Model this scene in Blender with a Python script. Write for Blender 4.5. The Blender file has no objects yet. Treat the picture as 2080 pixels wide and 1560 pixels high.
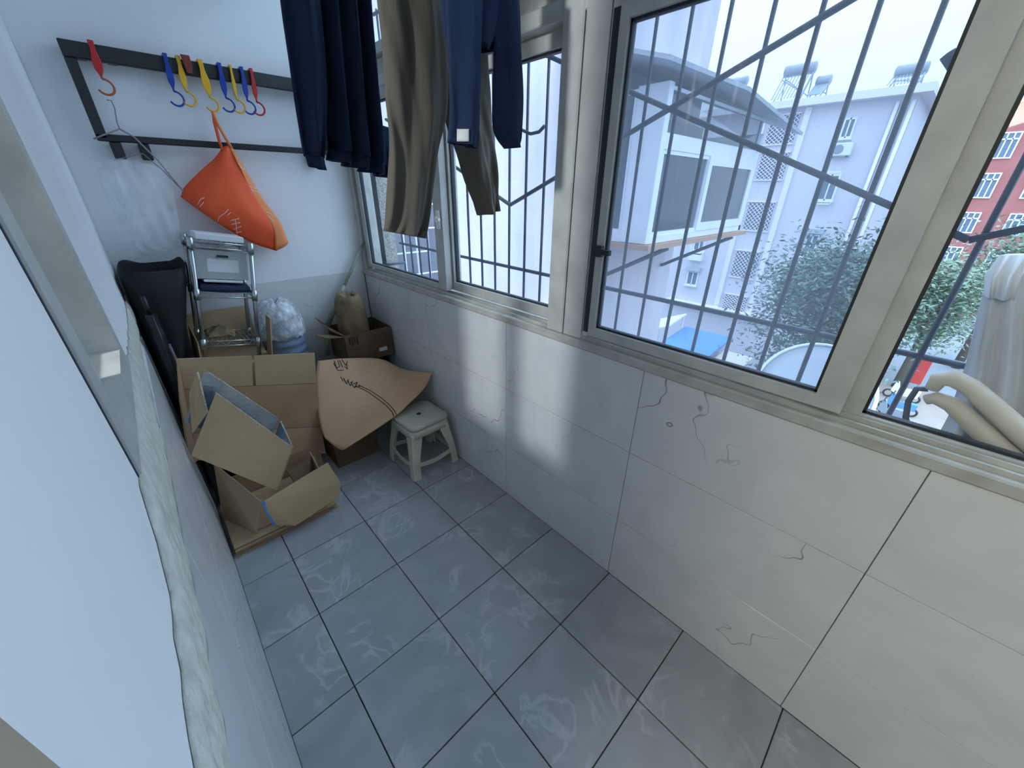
import bpy, bmesh, math, random
from mathutils import Vector, Matrix
from mathutils.bvhtree import BVHTree
random.seed(7)
SC = bpy.context.scene
COL = SC.collection
PI = math.pi

# ------------------------------------------------------------------ camera, sky, exposure
CAM = Vector((0.2186, -1.3676, 1.3404))
YAW, PITCH, ROLL, FPX = 0.75417, -0.469304, 0.010687, 776.553
_f = Vector((math.sin(YAW)*math.cos(PITCH), math.cos(YAW)*math.cos(PITCH), math.sin(PITCH)))
_r = Vector((math.cos(YAW), -math.sin(YAW), 0)); _u = _r.cross(_f)
RT = _r*math.cos(ROLL) + _u*math.sin(ROLL); UP = -_r*math.sin(ROLL) + _u*math.cos(ROLL)
cam = bpy.data.cameras.new('camera'); co = bpy.data.objects.new('camera', cam); COL.objects.link(co)
cam.sensor_width = 36; cam.lens = FPX/2080*36; cam.clip_start = 0.01; cam.clip_end = 400
m = Matrix((RT, UP, -_f)).transposed().to_4x4(); m.translation = CAM; co.matrix_world = m
SC.camera = co
SC.view_settings.view_transform = 'Standard'; SC.view_settings.look = 'None'
SC.view_settings.gamma = 1; SC.view_settings.use_curve_mapping = False
SC.view_settings.exposure = 1.45
SC.cycles.diffuse_bounces = 7; SC.cycles.max_bounces = 14; SC.cycles.transparent_max_bounces = 16
SKY = 0.95
W = bpy.data.worlds.new('overcast_sky'); SC.world = W; W.use_nodes = True
bg = W.node_tree.nodes['Background']; bg.inputs['Color'].default_value = (0.535, 0.75, 1.0, 1)
# overcast sky: brightness grows with elevation as (1 + 2 sin e)
_N, _L = W.node_tree.nodes, W.node_tree.links
_g = _N.new('ShaderNodeTexCoord'); _sx = _N.new('ShaderNodeSeparateXYZ'); _L.new(_g.outputs['Generated'], _sx.inputs[0])
_c = _N.new('ShaderNodeClamp'); _L.new(_sx.outputs['Z'], _c.inputs['Value'])
_m = _N.new('ShaderNodeMath'); _m.operation = 'MULTIPLY_ADD'; _m.inputs[1].default_value = 2*SKY; _m.inputs[2].default_value = SKY
_L.new(_c.outputs[0], _m.inputs[0]); _L.new(_m.outputs[0], bg.inputs['Strength'])

def lamp(name, kind, loc, energy, color, size=0.3, rot=(0,0,0)):
    d = bpy.data.lights.new(name, kind); d.energy = energy; d.color = color
    if kind == 'POINT': d.shadow_soft_size = size
    else: d.size = size
    o = bpy.data.objects.new(name, d); COL.objects.link(o); o.location = loc; o.rotation_euler = rot
    return o

def at(px, py, ax, v):
    d = RT*((px-1040)/FPX) - UP*((py-780)/FPX) + _f
    return CAM + d*((v-CAM[ax])/d[ax])

# ------------------------------------------------------------------ materials
def lin(c):
    r = []
    for x in c:
        x /= 255.0
        r.append(x/12.92 if x <= .04045 else ((x+.055)/1.055)**2.4)
    return (*r, 1)
M = {}
def mat(name, c, c2=None, scale=8, rough=.6, metal=0, bump=0, bscale=60, detail=4, coat=0, stretch=None, spec=.5, rand=0):
    m = bpy.data.materials.new(name); m.use_nodes = True; nt = m.node_tree; N, L = nt.nodes, nt.links
    b = N['Principled BSDF']; b.inputs['Base Color'].default_value = lin(c)
    b.inputs['Roughness'].default_value = rough; b.inputs['Metallic'].default_value = metal
    b.inputs['Coat Weight'].default_value = coat; b.inputs['Specular IOR Level'].default_value = spec
    tc = N.new('ShaderNodeTexCoord'); mp = N.new('ShaderNodeMapping'); L.new(tc.outputs['Object'], mp.inputs['Vector'])
    if stretch: mp.inputs['Scale'].default_value = stretch
    if c2:
        n = N.new('ShaderNodeTexNoise'); n.inputs['Scale'].default_value = scale; n.inputs['Detail'].default_value = detail
        L.new(mp.outputs[0], n.inputs['Vector'])
        r = N.new('ShaderNodeValToRGB'); r.color_ramp.elements[0].position = .32; r.color_ramp.elements[1].position = .7
        r.color_ramp.elements[0].color = lin(c); r.color_ramp.elements[1].color = lin(c2)
        L.new(n.outputs['Fac'], r.inputs['Fac']); L.new(r.outputs['Color'], b.inputs['Base Color'])
    if bump:
        n2 = N.new('ShaderNodeTexNoise'); n2.inputs['Scale'].default_value = bscale; n2.inputs['Detail'].default_value = 5
        L.new(mp.outputs[0], n2.inputs['Vector'])
        bp = N.new('ShaderNodeBump'); bp.inputs['Strength'].default_value = bump; bp.inputs['Distance'].default_value = .01
        L.new(n2.outputs['Fac'], bp.inputs['Height']); L.new(bp.outputs['Normal'], b.inputs['Normal'])
    M[name] = m
    return m

def veined(name, base, base2, vein, vscale, width, rough, vein_mask=.55, vdetail=3, vdist=.7, wave=False):
    """stone-look tile: cloudy base plus thin vein lines, shifted for every tile"""
    m = bpy.data.materials.new(name); m.use_nodes = True; nt = m.node_tree; N, L = nt.nodes, nt.links
    b = N['Principled BSDF']; b.inputs['Roughness'].default_value = rough
    g = N.new('ShaderNodeNewGeometry'); oi = N.new('ShaderNodeObjectInfo')
    ad = N.new('ShaderNodeVectorMath'); ad.operation = 'MULTIPLY_ADD'
    cb = N.new('ShaderNodeCombineXYZ')
    L.new(oi.outputs['Random'], cb.inputs[0]); L.new(oi.outputs['Random'], cb.inputs[1]); L.new(oi.outputs['Random'], cb.inputs[2])
    ad.inputs[1].default_value = (37, 53, 41)
    L.new(cb.outputs[0], ad.inputs[0]); L.new(g.outputs['Position'], ad.inputs[2])
    n = N.new('ShaderNodeTexNoise'); n.inputs['Scale'].default_value = 5; n.inputs['Detail'].default_value = 6; n.inputs['Distortion'].default_value = 1.2
    L.new(ad.outputs[0], n.inputs['Vector'])
    r = N.new('ShaderNodeValToRGB'); r.color_ramp.elements[0].position = .3; r.color_ramp.elements[1].position = .75
    r.color_ramp.elements[0].color = lin(base); r.color_ramp.elements[1].color = lin(base2)
    L.new(n.outputs['Fac'], r.inputs['Fac'])
    v = N.new('ShaderNodeTexNoise'); v.inputs['Scale'].default_value = vscale; v.inputs['Detail'].default_value = vdetail; v.inputs['Distortion'].default_value = vdist
    if wave:
        v = N.new('ShaderNodeTexWave'); v.bands_direction = 'DIAGONAL'; v.inputs['Scale'].default_value = .55; v.inputs['Distortion'].default_value = 5.5
        v.inputs['Detail'].default_value = 5; v.inputs['Detail Scale'].default_value = 1.6; v.inputs['Detail Roughness'].default_value = .62
    L.new(ad.outputs[0], v.inputs['Vector'])
    s = N.new('ShaderNodeMath'); s.operation = 'SUBTRACT'; s.inputs[1].default_value = .5; L.new(v.outputs['Fac'], s.inputs[0])
    a = N.new('ShaderNodeMath'); a.operation = 'ABSOLUTE'; L.new(s.outputs[0], a.inputs[0])
    mr = N.new('ShaderNodeMapRange'); mr.inputs['From Min'].default_value = 0; mr.inputs['From Max'].default_value = width
    mr.inputs['To Min'].default_value = 1; mr.inputs['To Max'].default_value = 0; L.new(a.outputs[0], mr.inputs['Value'])
    k = N.new('ShaderNodeTexNoise'); k.inputs['Scale'].default_value = vscale*1.3; k.inputs['Detail'].default_value = 1
    L.new(ad.outputs[0], k.inputs['Vector'])
    kr = N.new('ShaderNodeMapRange'); kr.inputs['From Min'].default_value = vein_mask; kr.inputs['From Max'].default_value = vein_mask+.08; L.new(k.outputs['Fac'], kr.inputs['Value'])
    mu = N.new('ShaderNodeMath'); mu.operation = 'MULTIPLY'; L.new(mr.outputs[0], mu.inputs[0]); L.new(kr.outputs[0], mu.inputs[1])
    mx = N.new('ShaderNodeMixRGB'); L.new(mu.outputs[0], mx.inputs['Fac']); L.new(r.outputs['Color'], mx.inputs['Color1']); mx.inputs['Color2'].default_value = lin(vein)
    L.new(mx.outputs[0], b.inputs['Base Color'])
    M[name] = m

def glassy(name, tint=(1,1,1), dirt=.1, dirt_col=(225,232,238), gloss=.08):
    """thin window glass with a film of dust that scatters the daylight"""
    m = bpy.data.materials.new(name); m.use_nodes = True; nt = m.node_tree; N, L = nt.nodes, nt.links
    out = N['Material Output']; N.remove(N['Principled BSDF'])
    t = N.new('ShaderNodeBsdfTransparent'); t.inputs[0].default_value = (*tint, 1)
    gl = N.new('ShaderNodeBsdfGlossy'); gl.inputs['Roughness'].default_value = .02
    fc = N.new('ShaderNodeLayerWeight'); fc.inputs['Blend'].default_value = .5; pw = N.new('ShaderNodeMath'); pw.operation = 'POWER'; pw.inputs[1].default_value = 5; L.new(fc.outputs['Facing'], pw.inputs[0])
    lw = N.new('ShaderNodeMath'); lw.operation = 'MULTIPLY_ADD'; lw.inputs[1].default_value = .95; lw.inputs[2].default_value = .03; L.new(pw.outputs[0], lw.inputs[0])
    mx = N.new('ShaderNodeMixShader'); L.new(lw.outputs[0], mx.inputs[0]); L.new(t.outputs[0], mx.inputs[1]); L.new(gl.outputs[0], mx.inputs[2])
    d = N.new('ShaderNodeBsdfDiffuse'); d.inputs[0].default_value = lin(dirt_col)
    tr = N.new('ShaderNodeBsdfTranslucent'); tr.inputs[0].default_value = lin(dirt_col)
    ds = N.new('ShaderNodeMixShader'); ds.inputs[0].default_value = .6; L.new(d.outputs[0], ds.inputs[1]); L.new(tr.outputs[0], ds.inputs[2])
    n = N.new('ShaderNodeTexNoise'); n.inputs['Scale'].default_value = 3; g = N.new('ShaderNodeNewGeometry'); L.new(g.outputs['Position'], n.inputs['Vector'])
    mr = N.new('ShaderNodeMapRange'); mr.inputs['To Min'].default_value = dirt*.7; mr.inputs['To Max'].default_value = dirt*1.3; L.new(n.outputs['Fac'], mr.inputs['Value'])
    m2 = N.new('ShaderNodeMixShader'); L.new(mr.outputs[0], m2.inputs[0]); L.new(mx.outputs[0], m2.inputs[1]); L.new(ds.outputs[0], m2.inputs[2])
    L.new(m2.outputs[0], out.inputs['Surface'])
    M[name] = m

mat('plaster', (236,238,238), (230,232,234), 3, .85, bump=.08, bscale=40)
mat('plaster_rough', (214,212,200), (190,188,176), 30, .9, bump=.9, bscale=45)
mat('grout', (96,98,92), rough=.95)
mat('grout_dark', (56,58,54), rough=.95)
veined('floor_stone', (150,153,156), (170,173,176), (182,185,188), 4, .05, .36, .5, 9, 2.2)
veined('wall_stone', (205,206,207), (217,218,217), (120,121,120), 2.2, .012, .24, .51, wave=True)
mat('pvc', (190,191,186), (172,173,168), 14, .45, bump=.05)
mat('pvc_dirty', (186,186,180), (164,163,154), 16, .55, bump=.1)
mat('gasket', (38,42,48), rough=.6)
mat('beige_wood', (176,160,140), (160,143,122), 10, .6)
glassy('glass_clear', (.99,.995,1), .015)
glassy('glass_hazy', (.73,.74,.76), .085, (228,236,246))
glassy('glass_far', (.55,.6,.62), .15)
mat('black_metal', (26,30,33), (34,38,40), 20, .4, spec=.6)
mat('chrome', (186,190,190), rough=.28, metal=.9)
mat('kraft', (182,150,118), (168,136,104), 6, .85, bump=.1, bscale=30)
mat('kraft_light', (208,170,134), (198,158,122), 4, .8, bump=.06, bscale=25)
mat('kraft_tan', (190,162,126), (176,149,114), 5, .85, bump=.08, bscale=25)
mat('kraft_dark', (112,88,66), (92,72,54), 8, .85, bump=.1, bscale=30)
mat('board_edge', (205,200,188), (150,130,105), 120, .9)
mat('paper_crumple', (136,116,86), (104,86,62), 14, .8, bump=1.0, bscale=18)
mat('foil', (190,200,208), (150,165,178), 12, .22, metal=.85, bump=.25, bscale=25)
mat('print_black', (48,42,36), rough=.8)
mat('print_white', (236,220,206), rough=.7)
mat('orange_cloth', (246,96,46), (236,82,38), 5, .7, bump=.25, bscale=14)
mat('orange_light', (238,146,88), (228,130,74), 5, .7, bump=.2, bscale=14)
mat('navy_knit', (30,42,62), (34,48,72), 9, .95, bump=.25, bscale=220, spec=.15)
mat('navy_jersey', (32,44,68), (36,49,75), 8, .9, bump=.15, bscale=160, spec=.2)
mat('taupe_cloth', (98,91,82), (91,85,77), 6, .85, bump=.35, bscale=30, stretch=(1,1,.25), spec=.25)
mat('white_label', (214,212,208), (196,194,190), 60, .8)
mat('black_cloth', (17,19,23), (24,26,31), 10, .75, bump=.4, bscale=16)
mat('black_plastic', (20,22,27), (34,34,40), 10, .35, bump=.3, bscale=12)
mat('mauve_strip', (108,92,104), rough=.6)
mat('stool_plastic', (208,200,180), (196,188,168), 8, .42)
mat('stool_seat', (190,187,172), (178,175,161), 12, .5)
mat('white_plastic', (226,229,230), rough=.4)
mat('grey_plastic', (172,178,180), rough=.4)
mat('navy_fold', (26,34,60), (34,44,74), 12, .9)
mat('blue_jug', (116,134,158), (98,118,144), 6, .25)
mat('green_bag', (48,74,62), (38,60,50), 10, .6, bump=.3, bscale=16)
mat('broom_green', (146,154,138), rough=.5)
mat('hook_red', (196,40,42), rough=.35); mat('hook_blue', (26,66,160), rough=.35)
mat('hook_yellow', (238,180,44), rough=.35); mat('hook_brown', (128,52,40), rough=.4); mat('hook_orange', (190,92,60), rough=.4)
mat('wire_mauve', (150,138,144), rough=.5)
mat('iron', (64,78,98), (54,66,84), 30, .5, metal=.2)
mat('ext_white', (214,204,208), (186,180,190), 2.6, .9, bump=.3, bscale=9, stretch=(1,1,.25))
mat('ext_wall', (208,204,212), (198,195,204), .35, .9, stretch=(1,1,.3))
mat('ext_trim', (226,220,226), rough=.8)
mat('pebble', (176,172,164), (128,124,118), 90, .95, bump=1.0, bscale=120)
mat('ext_dark', (98,116,136), (84,102,122), 4, .6)
mat('bay_white', (226,230,236), (216,221,228), 5, .5)
mat('awning_grey', (178,186,192), (160,170,178), 3, .6)
mat('wood_edge', (176,140,116), rough=.8)
mat('tank', (140,150,160), rough=.35); mat('ac_white', (218,222,222), rough=.5); mat('ac_dark', (128,140,150), rough=.6)
mat('brick_red', (164,100,95), (154,90,86), .6, .9)
mat('leaf', (86,112,100), (60,90,80), 2, .6); mat('leaf_pale', (120,140,112), (86,108,88), 2, .6)
mat('bark', (92,84,74), rough=.9)
mat('asphalt', (132,136,142), (118,122,128), .5, .9); mat('paving', (150,138,130), (140,128,120), 1, .9)
mat('tarp_blue', (92,148,216), (80,134,204), 2, .6); mat('roof_tan', (206,198,180), rough=.8); mat('roof_white', (226,230,234), rough=.6)
mat('sign_red', (198,60,56), rough=.6)
mat('drape', (198,202,206), (172,178,186), 12, .4, bump=.3, bscale=20, stretch=(1,1,.3))
mat('drape_white', (222,226,230), rough=.5)
mat('beige_cloth', (206,198,182), (186,177,160), 14, .8, bump=.3, bscale=25)
mat('dark_case', (48,58,74), rough=.6)
mat('dish_grey', (168,176,186), rough=.5)
# clear plastic film
def film(name, alpha, col=(230,236,240), sc_=22):
    m = bpy.data.materials.new(name); m.use_nodes = True; nt = m.node_tree; N, L = nt.nodes, nt.links
    out = N['Material Output']; b = N['Principled BSDF']; b.inputs['Base Color'].default_value = lin(col); b.inputs['Roughness'].default_value = .18
    t = N.new('ShaderNodeBsdfTransparent'); n = N.new('ShaderNodeTexNoise'); n.inputs['Scale'].default_value = sc_; n.inputs['Detail'].default_value = 3
    tc = N.new('ShaderNodeTexCoord'); L.new(tc.outputs['Object'], n.inputs['Vector'])
    mr = N.new('ShaderNodeMapRange'); mr.inputs['From Min'].default_value = .4; mr.inputs['From Max'].default_value = .72; mr.inputs['To Min'].default_value = alpha*.6; mr.inputs['To Max'].default_value = min(1, alpha*2.2)
    L.new(n.outputs['Fac'], mr.inputs['Value'])
    bp = N.new('ShaderNodeBump'); bp.inputs['Strength'].default_value = .8; bp.inputs['Distance'].default_value = .02; L.new(n.outputs['Fac'], bp.inputs['Height']); L.new(bp.outputs[0], b.inputs['Normal'])
    mx = N.new('ShaderNodeMixShader'); L.new(mr.outputs[0], mx.inputs[0]); L.new(t.outputs[0], mx.inputs[1]); L.new(b.outputs[0], mx.inputs[2])
    L.new(mx.outputs[0], out.inputs['Surface']); M[name] = m
film('film', .15, sc_=7); film('film_dense', .5)

# ------------------------------------------------------------------ builders
def origin(p):
    v = Vector((0,0,0))
    while p is not None: v += p.location; p = p.parent
    return v
def obj(name, verts, faces, material, parent=None, smooth=False, bevel=0, loc=None):
    """world-space verts -> one mesh object under parent"""
    base = origin(parent); loc = Vector(loc) if loc is not None else None
    o0 = loc if loc is not None else base
    me = bpy.data.meshes.new(name)
    me.from_pydata([tuple(Vector(v)-o0) for v in verts], [], faces)
    bm = bmesh.new(); bm.from_mesh(me); bmesh.ops.recalc_face_normals(bm, faces=bm.faces)
    if bevel: bmesh.ops.bevel(bm, geom=bm.edges[:], offset=bevel, segments=1, affect='EDGES', clamp_overlap=True)
    bm.to_mesh(me); bm.free()
    if smooth: me.shade_smooth()
    me.materials.append(M[material] if isinstance(material, str) else material)
    o = bpy.data.objects.new(name, me); COL.objects.link(o); o.parent = parent
    o.location = (o0-base)
    return o
def tag(o, label=None, cat=None, group=None, kind=None):
    if label: o['label'] = label
    if cat: o['category'] = cat
    if group: o['group'] = group
    if kind: o['kind'] = kind
    return o
def thing(name, label, cat, loc=(0,0,0), group=None):
    o = bpy.data.objects.new(name, None); COL.objects.link(o); o.location = loc; o.empty_display_size = .05
    return tag(o, label, cat, group)
def setting(name, loc=(0,0,0), label=None):
    o = bpy.data.objects.new(name, None); COL.objects.link(o); o.location = loc
    return tag(o, label, None, None, 'structure')
BF = [(0,1,3,2),(4,6,7,5),(0,4,5,1),(2,3,7,6),(0,2,6,4),(1,5,7,3)]
def boxv(lo, hi): return [(x,y,z) for x in (lo[0],hi[0]) for y in (lo[1],hi[1]) for z in (lo[2],hi[2])]
def box(name, lo, hi, material, parent=None, bevel=0, **k): return obj(name, boxv(lo,hi), BF, material, parent, bevel=bevel, **k)
def multi(name, lst, material, parent=None, smooth=False):
    vs, fs = [], []
    for v, f in lst:
        b = len(vs); vs += list(v); fs += [tuple(i+b for i in q) for q in f]
    return obj(name, vs, fs, material, parent, smooth)
def slabg(pts, th, direction=None):
    pts = [Vector(p) for p in pts]; n = Vector((0,0,0))
    for i in range(len(pts)):
        a, b = pts[i], pts[(i+1) % len(pts)]; n += a.cross(b)
    n.normalize()
    if direction is not None and n.dot(Vector(direction)) < 0: n = -n
    k = len(pts); v = pts + [p+n*th for p in pts]
    return v, [tuple(range(k)), tuple(range(2*k-1, k-1, -1))] + [(i, (i+1) % k, k+(i+1) % k, k+i) for i in range(k)]
def slab(name, pts, th, material, parent=None, direction=None, **k):
    v, f = slabg(pts, th, direction); return obj(name, v, f, material, parent, **k)
def tubeg(pts, r, n=8, closed=False, rs=None):
    pts = [Vector(p) for p in pts]; vs, fs = [], []; K = len(pts); prev = None
    for i, p in enumerate(pts):
        a = pts[i-1] if (i or closed) else p; b = pts[(i+1) % K] if (i < K-1 or closed) else p
        t = (b-a).normalized()
        if prev is None:
            x = t.cross(Vector((0,0,1)));
            if x.length < .05: x = t.cross(Vector((1,0,0)))
        else: x = prev - t*prev.dot(t)
        x.normalize(); prev = x; y = t.cross(x); rr = rs[i] if rs else r
        vs += [p + (x*math.cos(2*PI*j/n) + y*math.sin(2*PI*j/n))*rr for j in range(n)]
    for i in range(K if closed else K-1):
        for j in range(n):
            a = i*n+j; b = i*n+(j+1) % n; c = ((i+1) % K)*n+(j+1) % n; d = ((i+1) % K)*n+j; fs.append((a,b,c,d))
    if not closed: fs += [tuple(range(n-1,-1,-1)), tuple((K-1)*n+j for j in range(n))]
    return vs, fs
def tube(name, pts, r, material, parent=None, n=8, closed=False, rs=None, smooth=True):
    v, f = tubeg(pts, r, n, closed, rs); return obj(name, v, f, material, parent, smooth)
def loft(name, rings, material, parent=None, smooth=True, caps=True):
    n = len(rings[0]); vs = [v for r in rings for v in r]; fs = []
    for i in range(len(rings)-1):
        for j in range(n): fs.append((i*n+j, i*n+(j+1) % n, (i+1)*n+(j+1) % n, (i+1)*n+j))
    if caps: fs += [tuple(range(n-1,-1,-1)), tuple((len(rings)-1)*n+j for j in range(n))]
    return obj(name, vs, fs, material, parent, smooth)
def cr(P, t):
    """Catmull-Rom through the list P, t in 0..1"""
    k = len(P)-1; s = min(max(t,0),1)*k; i = min(int(s), k-1); u = s-i
    p1, p2 = P[i], P[i+1]; p0 = P[i-1] if i else p1+(p1-p2); p3 = P[i+2] if i+2 <= k else p2+(p2-p1)
    return .5*((2*p1) + (p2-p0)*u + (2*p0-5*p1+4*p2-p3)*u*u + (3*p1-p0-3*p2+p3)*u**3)
def patch(name, grid, th, material, parent=None, nu=24, nv=24, wob=None):
    rows = [[Vector(p) for p in r] for r in grid]; P = []
    for j in range(nv+1):
        for i in range(nu+1):
            p = cr([cr(r, i/nu) for r in rows], j/nv)
            if wob: p = p + wob(i/nu, j/nv, p)
            P.append(p)
    N = [Vector() for _ in P]; fs = []
    for j in range(nv):
        for i in range(nu):
            a = j*(nu+1)+i; q = (a, a+1, a+nu+2, a+nu+1); fs.append(q)
            n = (P[q[2]]-P[q[0]]).cross(P[q[3]]-P[q[1]])
            for k in q: N[k] += n
    K = len(P); Q = [p + n.normalized()*th for p, n in zip(P, N)]
    fs2 = fs + [tuple(k+K for k in q[::-1]) for q in fs]
    ring = [i for i in range(nu+1)] + [j*(nu+1)+nu for j in range(1, nv+1)] + [nv*(nu+1)+i for i in range(nu-1,-1,-1)] + [j*(nu+1) for j in range(nv-1,0,-1)]
    for a, b in zip(ring, ring[1:]+ring[:1]): fs2.append((b, a, a+K, b+K))
    return obj(name, P+Q, fs2, material, parent, smooth=True)
def copy_tree(o, parent=None):
    c = o.copy(); COL.objects.link(c); c.parent = parent
    for ch in list(o.children): copy_tree(ch, c)
    return c
def on_surface(o, pts, lift=.0015):
    me = o.data; wm = origin(o)
    t = BVHTree.FromPolygons([v.co+wm for v in me.vertices], [p.vertices[:] for p in me.polygons]); out = []
    for px, py in pts:
        d = (RT*((px-1040)/FPX) - UP*((py-780)/FPX) + _f).normalized()
        h = t.ray_cast(CAM, d)
        if h[0]: out.append(h[0]-d*lift)
    return out

# ------------------------------------------------------------------ the room shell
XL, XR, YE, YN, ZC = .125, 1.193, 1.0, -3.0, 2.55
floor = setting('floor')
box('floor_slab', (XL-.2, YN, -.12), (XR+.25, YE+.1, -.006), 'grout_dark', floor)
xs = [XL, .3, .6, .9, XR]; ys = [YE] + [.9-.3*i for i in range(13)] + [YN]
for i in range(4):
    for j in range(len(ys)-1):
        g = .0016; dz = random.uniform(-.0008, .0008)
        box('floor_tile', (xs[i]+(g if i else 0), ys[j+1]+g, -.008), (xs[i+1]-(g if i < 3 else 0), ys[j]-g, dz), 'floor_stone', floor, bevel=.0012)

def tiles(parent, axis, face, inward, a_list, z_list, name='wall_tile', th=.008):
    for a0, a1 in zip(a_list, a_list[1:]):
        for z0, z1 in zip(z_list, z_list[1:]):
            g = .0009
            lo = [0, 0, z0+g]; hi = [0, 0, z1-g]; o = 1-axis
            lo[o], hi[o] = a0+g, a1-g
            lo[axis], hi[axis] = sorted((face, face - inward*th))
            box(name, lo, hi, 'wall_stone', parent, bevel=.0008)

wr = setting('wall_right')
box('wall_core', (XR+.006, YN, -.1), (XR+.16, YE+.02, .875), 'grout', wr)
tiles(wr, 0, XR, -1, [YN, -2.693, -2.093, -1.493, -.893, -.293, .307, .907, YE], [0, .285, .58, .876])
box('wall_above', (XR, YN, 2.47), (XR+.16, YE, ZC), 'plaster', wr)
wf = setting('wall_far')
box('wall_core', (XL-.2, YE+.006, -.1), (XR+.10, YE+.24, .893), 'grout', wf)
tiles(wf, 1, YE, -1, [XL, .59, 1.19], [0, .297, .597, .897])
box('plaster_face', (XL-.2, YE+.002, .893), (XR+.10, YE+.24, ZC+.1), 'plaster', wf)
wn = setting('wall_near')
box('plaster_face', (XL-.2, YN-.15, -.1), (XR+.25, YN, ZC+.1), 'plaster', wn)
ce = setting('ceiling')
box('ceiling_slab', (XL-.2, YN-.1, ZC), (XR+.25, YE+.1, ZC+.12), 'plaster', ce)
# left wall with its small window and the doorway behind the camera
WY0, WY1, WZ0, WZ1 = -.715, -.22, .985, 1.98
DY0, DY1 = -2.15, -1.26
wl = setting('wall_left')
box('wall_core', (XL-.2, DY1, -.1), (XL-.006, YE, .80), 'grout', wl)
tiles(wl, 0, XL, 1, [DY1, -1.249, -.65, -.05, .55, YE], [0, .2, .50, .80])
box('plaster_face', (XL-.2, DY1, .80), (XL-.004, YE, WZ0), 'plaster', wl)
box('plaster_face', (XL-.2, DY1, WZ0), (XL, WY0, WZ1), 'plaster', wl)
box('plaster_face', (XL-.2, WY1, WZ0), (XL-.004, YE, WZ1), 'plaster', wl)
box('plaster_face', (XL-.2, DY1, WZ1), (XL, YE, ZC), 'plaster', wl)
box('plaster_face', (XL-.2, DY0, 2.05), (XL, DY1, ZC), 'plaster', wl)
box('plaster_face', (XL-.2, YN, -.1), (XL, DY0, ZC), 'plaster', wl)
# ragged plaster seam above the dado
P = []; nseg = 60
for i in range(nseg+1):
    y = DY1+.012 + (YE-DY1-.014)*i/nseg
    zb = .800 + .006*math.sin(i*1.7) + random.uniform(-.006, .006) + (.05*min(1, max(0, (y+.35)/.5)))
    zt = .905 + .004*math.sin(i*2.3+1) + random.uniform(-.004, .004) + .07*min(1, max(0, (y+.85)/.14)) - .035*min(1, max(0, (y+.15)/.5))
    P.append((y, zb, zt))
v, f = [], []
for y, zb, zt in P:
    for k in range(5):
        z = zb+(zt-zb)*k/4; v.append((XL + (.0015, .006, .007, .006, .0015)[k] + random.uniform(-.001, .0015), y, z))
    v += [(XL-.003, y, zt), (XL-.003, y, zb)]
for i in range(nseg):
    for k in range(7): f.append((i*7+k, i*7+(k+1) % 7, (i+1)*7+(k+1) % 7, (i+1)*7+k))
f += [tuple(range(7)), tuple(nseg*7+k for k in range(6,-1,-1))]
tr = obj('trim_1', v, f, 'plaster_rough', None, smooth=True); tag(tr, 'ragged cream plaster seam above the left wall tiles', kind='structure')
# doorway casing beside the camera
d1 = setting('door_1')
box('casing', (XL-.2, DY1, -.0), (XL+.004, DY1+.075, 2.05), 'beige_wood', d1, bevel=.003)
box('casing', (XL-.2, DY0-.0, -.0), (XL+.012, DY0+.06, 2.05), 'beige_wood', d1, bevel=.003)
box('casing', (XL-.2, DY0+.06, 1.99), (XL+.012, DY1, 2.05), 'beige_wood', d1, bevel=.003)
# the room behind the left wall: a closed shell with its own ceiling lamp
mat('room_brown', (120,113,102), (110,103,92), 2, .8)
rm = setting('wall_room')
RX = -2.6
box('room_wall', (RX-.1, YN, -.1), (RX, YE, ZC), 'room_brown', rm)
box('room_wall', (RX, YE-.1, -.1), (XL-.2, YE, ZC), 'room_brown', rm)
box('room_wall', (RX, YN, -.1), (XL-.2, YN+.1, ZC), 'room_brown', rm)
box('room_ceiling', (RX, YN, ZC), (XL-.2, YE, ZC+.1), 'room_brown', rm)
box('room_floor', (RX, YN, -.1), (XL-.2, YE, 0), 'beige_wood', rm)
lamp('room_lamp', 'POINT', (-1.35, -.66, 2.0), 66, (.9, .97, 1), .08)
box('room_wall', (RX, -1.0, 0), (XL-.2, -.92, ZC), 'room_brown', rm)  # unseen partition added to block door-lamp light from the small window
lamp('door_lamp', 'POINT', (-.8, -1.27, 2.0), 34, (1, .95, .74), .4)

# ------------------------------------------------------------------ left window
w2 = setting('window_2')
def ring_frame(name, x0, x1, y0, y1, z0, z1, t, mname, parent, bevel=.002):
    """rectangular frame in a wall of constant x: two stiles, two rails, one mesh"""
    return multi(name, [(boxv((x0,y0,z0),(x1,y0+t,z1)),BF),(boxv((x0,y1-t,z0),(x1,y1,z1)),BF),(boxv((x0,y0+t,z0),(x1,y1-t,z0+t)),BF),(boxv((x0,y0+t,z1-t),(x1,y1-t,z1)),BF)], mname, parent)
ring_frame('window_frame', XL-.10, XL+.004, WY0, WY1, WZ0, WZ1, .055, 'pvc', w2)
s = ring_frame('sash', XL-.045, XL-.02, WY0+.055, -.46, WZ0+.055, WZ1-.055, .024, 'pvc', w2)
box('pane', (XL-.035, WY0+.079, WZ0+.079), (XL-.031, -.484, WZ1-.079), 'glass_clear', s)
s = ring_frame('sash', XL-.085, XL-.058, -.50, WY1-.055, WZ0+.055, WZ1-.055, .024, 'pvc', w2)
box('pane', (XL-.074, -.476, WZ0+.079), (XL-.070, WY1-.079, WZ1-.079), 'glass_clear', s)
box('gasket', (XL-.050, -.458, WZ0+.055), (XL-.024, -.444, WZ1-.055), 'gasket', w2)
box('gasket', (XL-.004, WY0-.008, WZ0), (XL+.001, WY0-.001, WZ1), 'gasket', w2)

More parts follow.
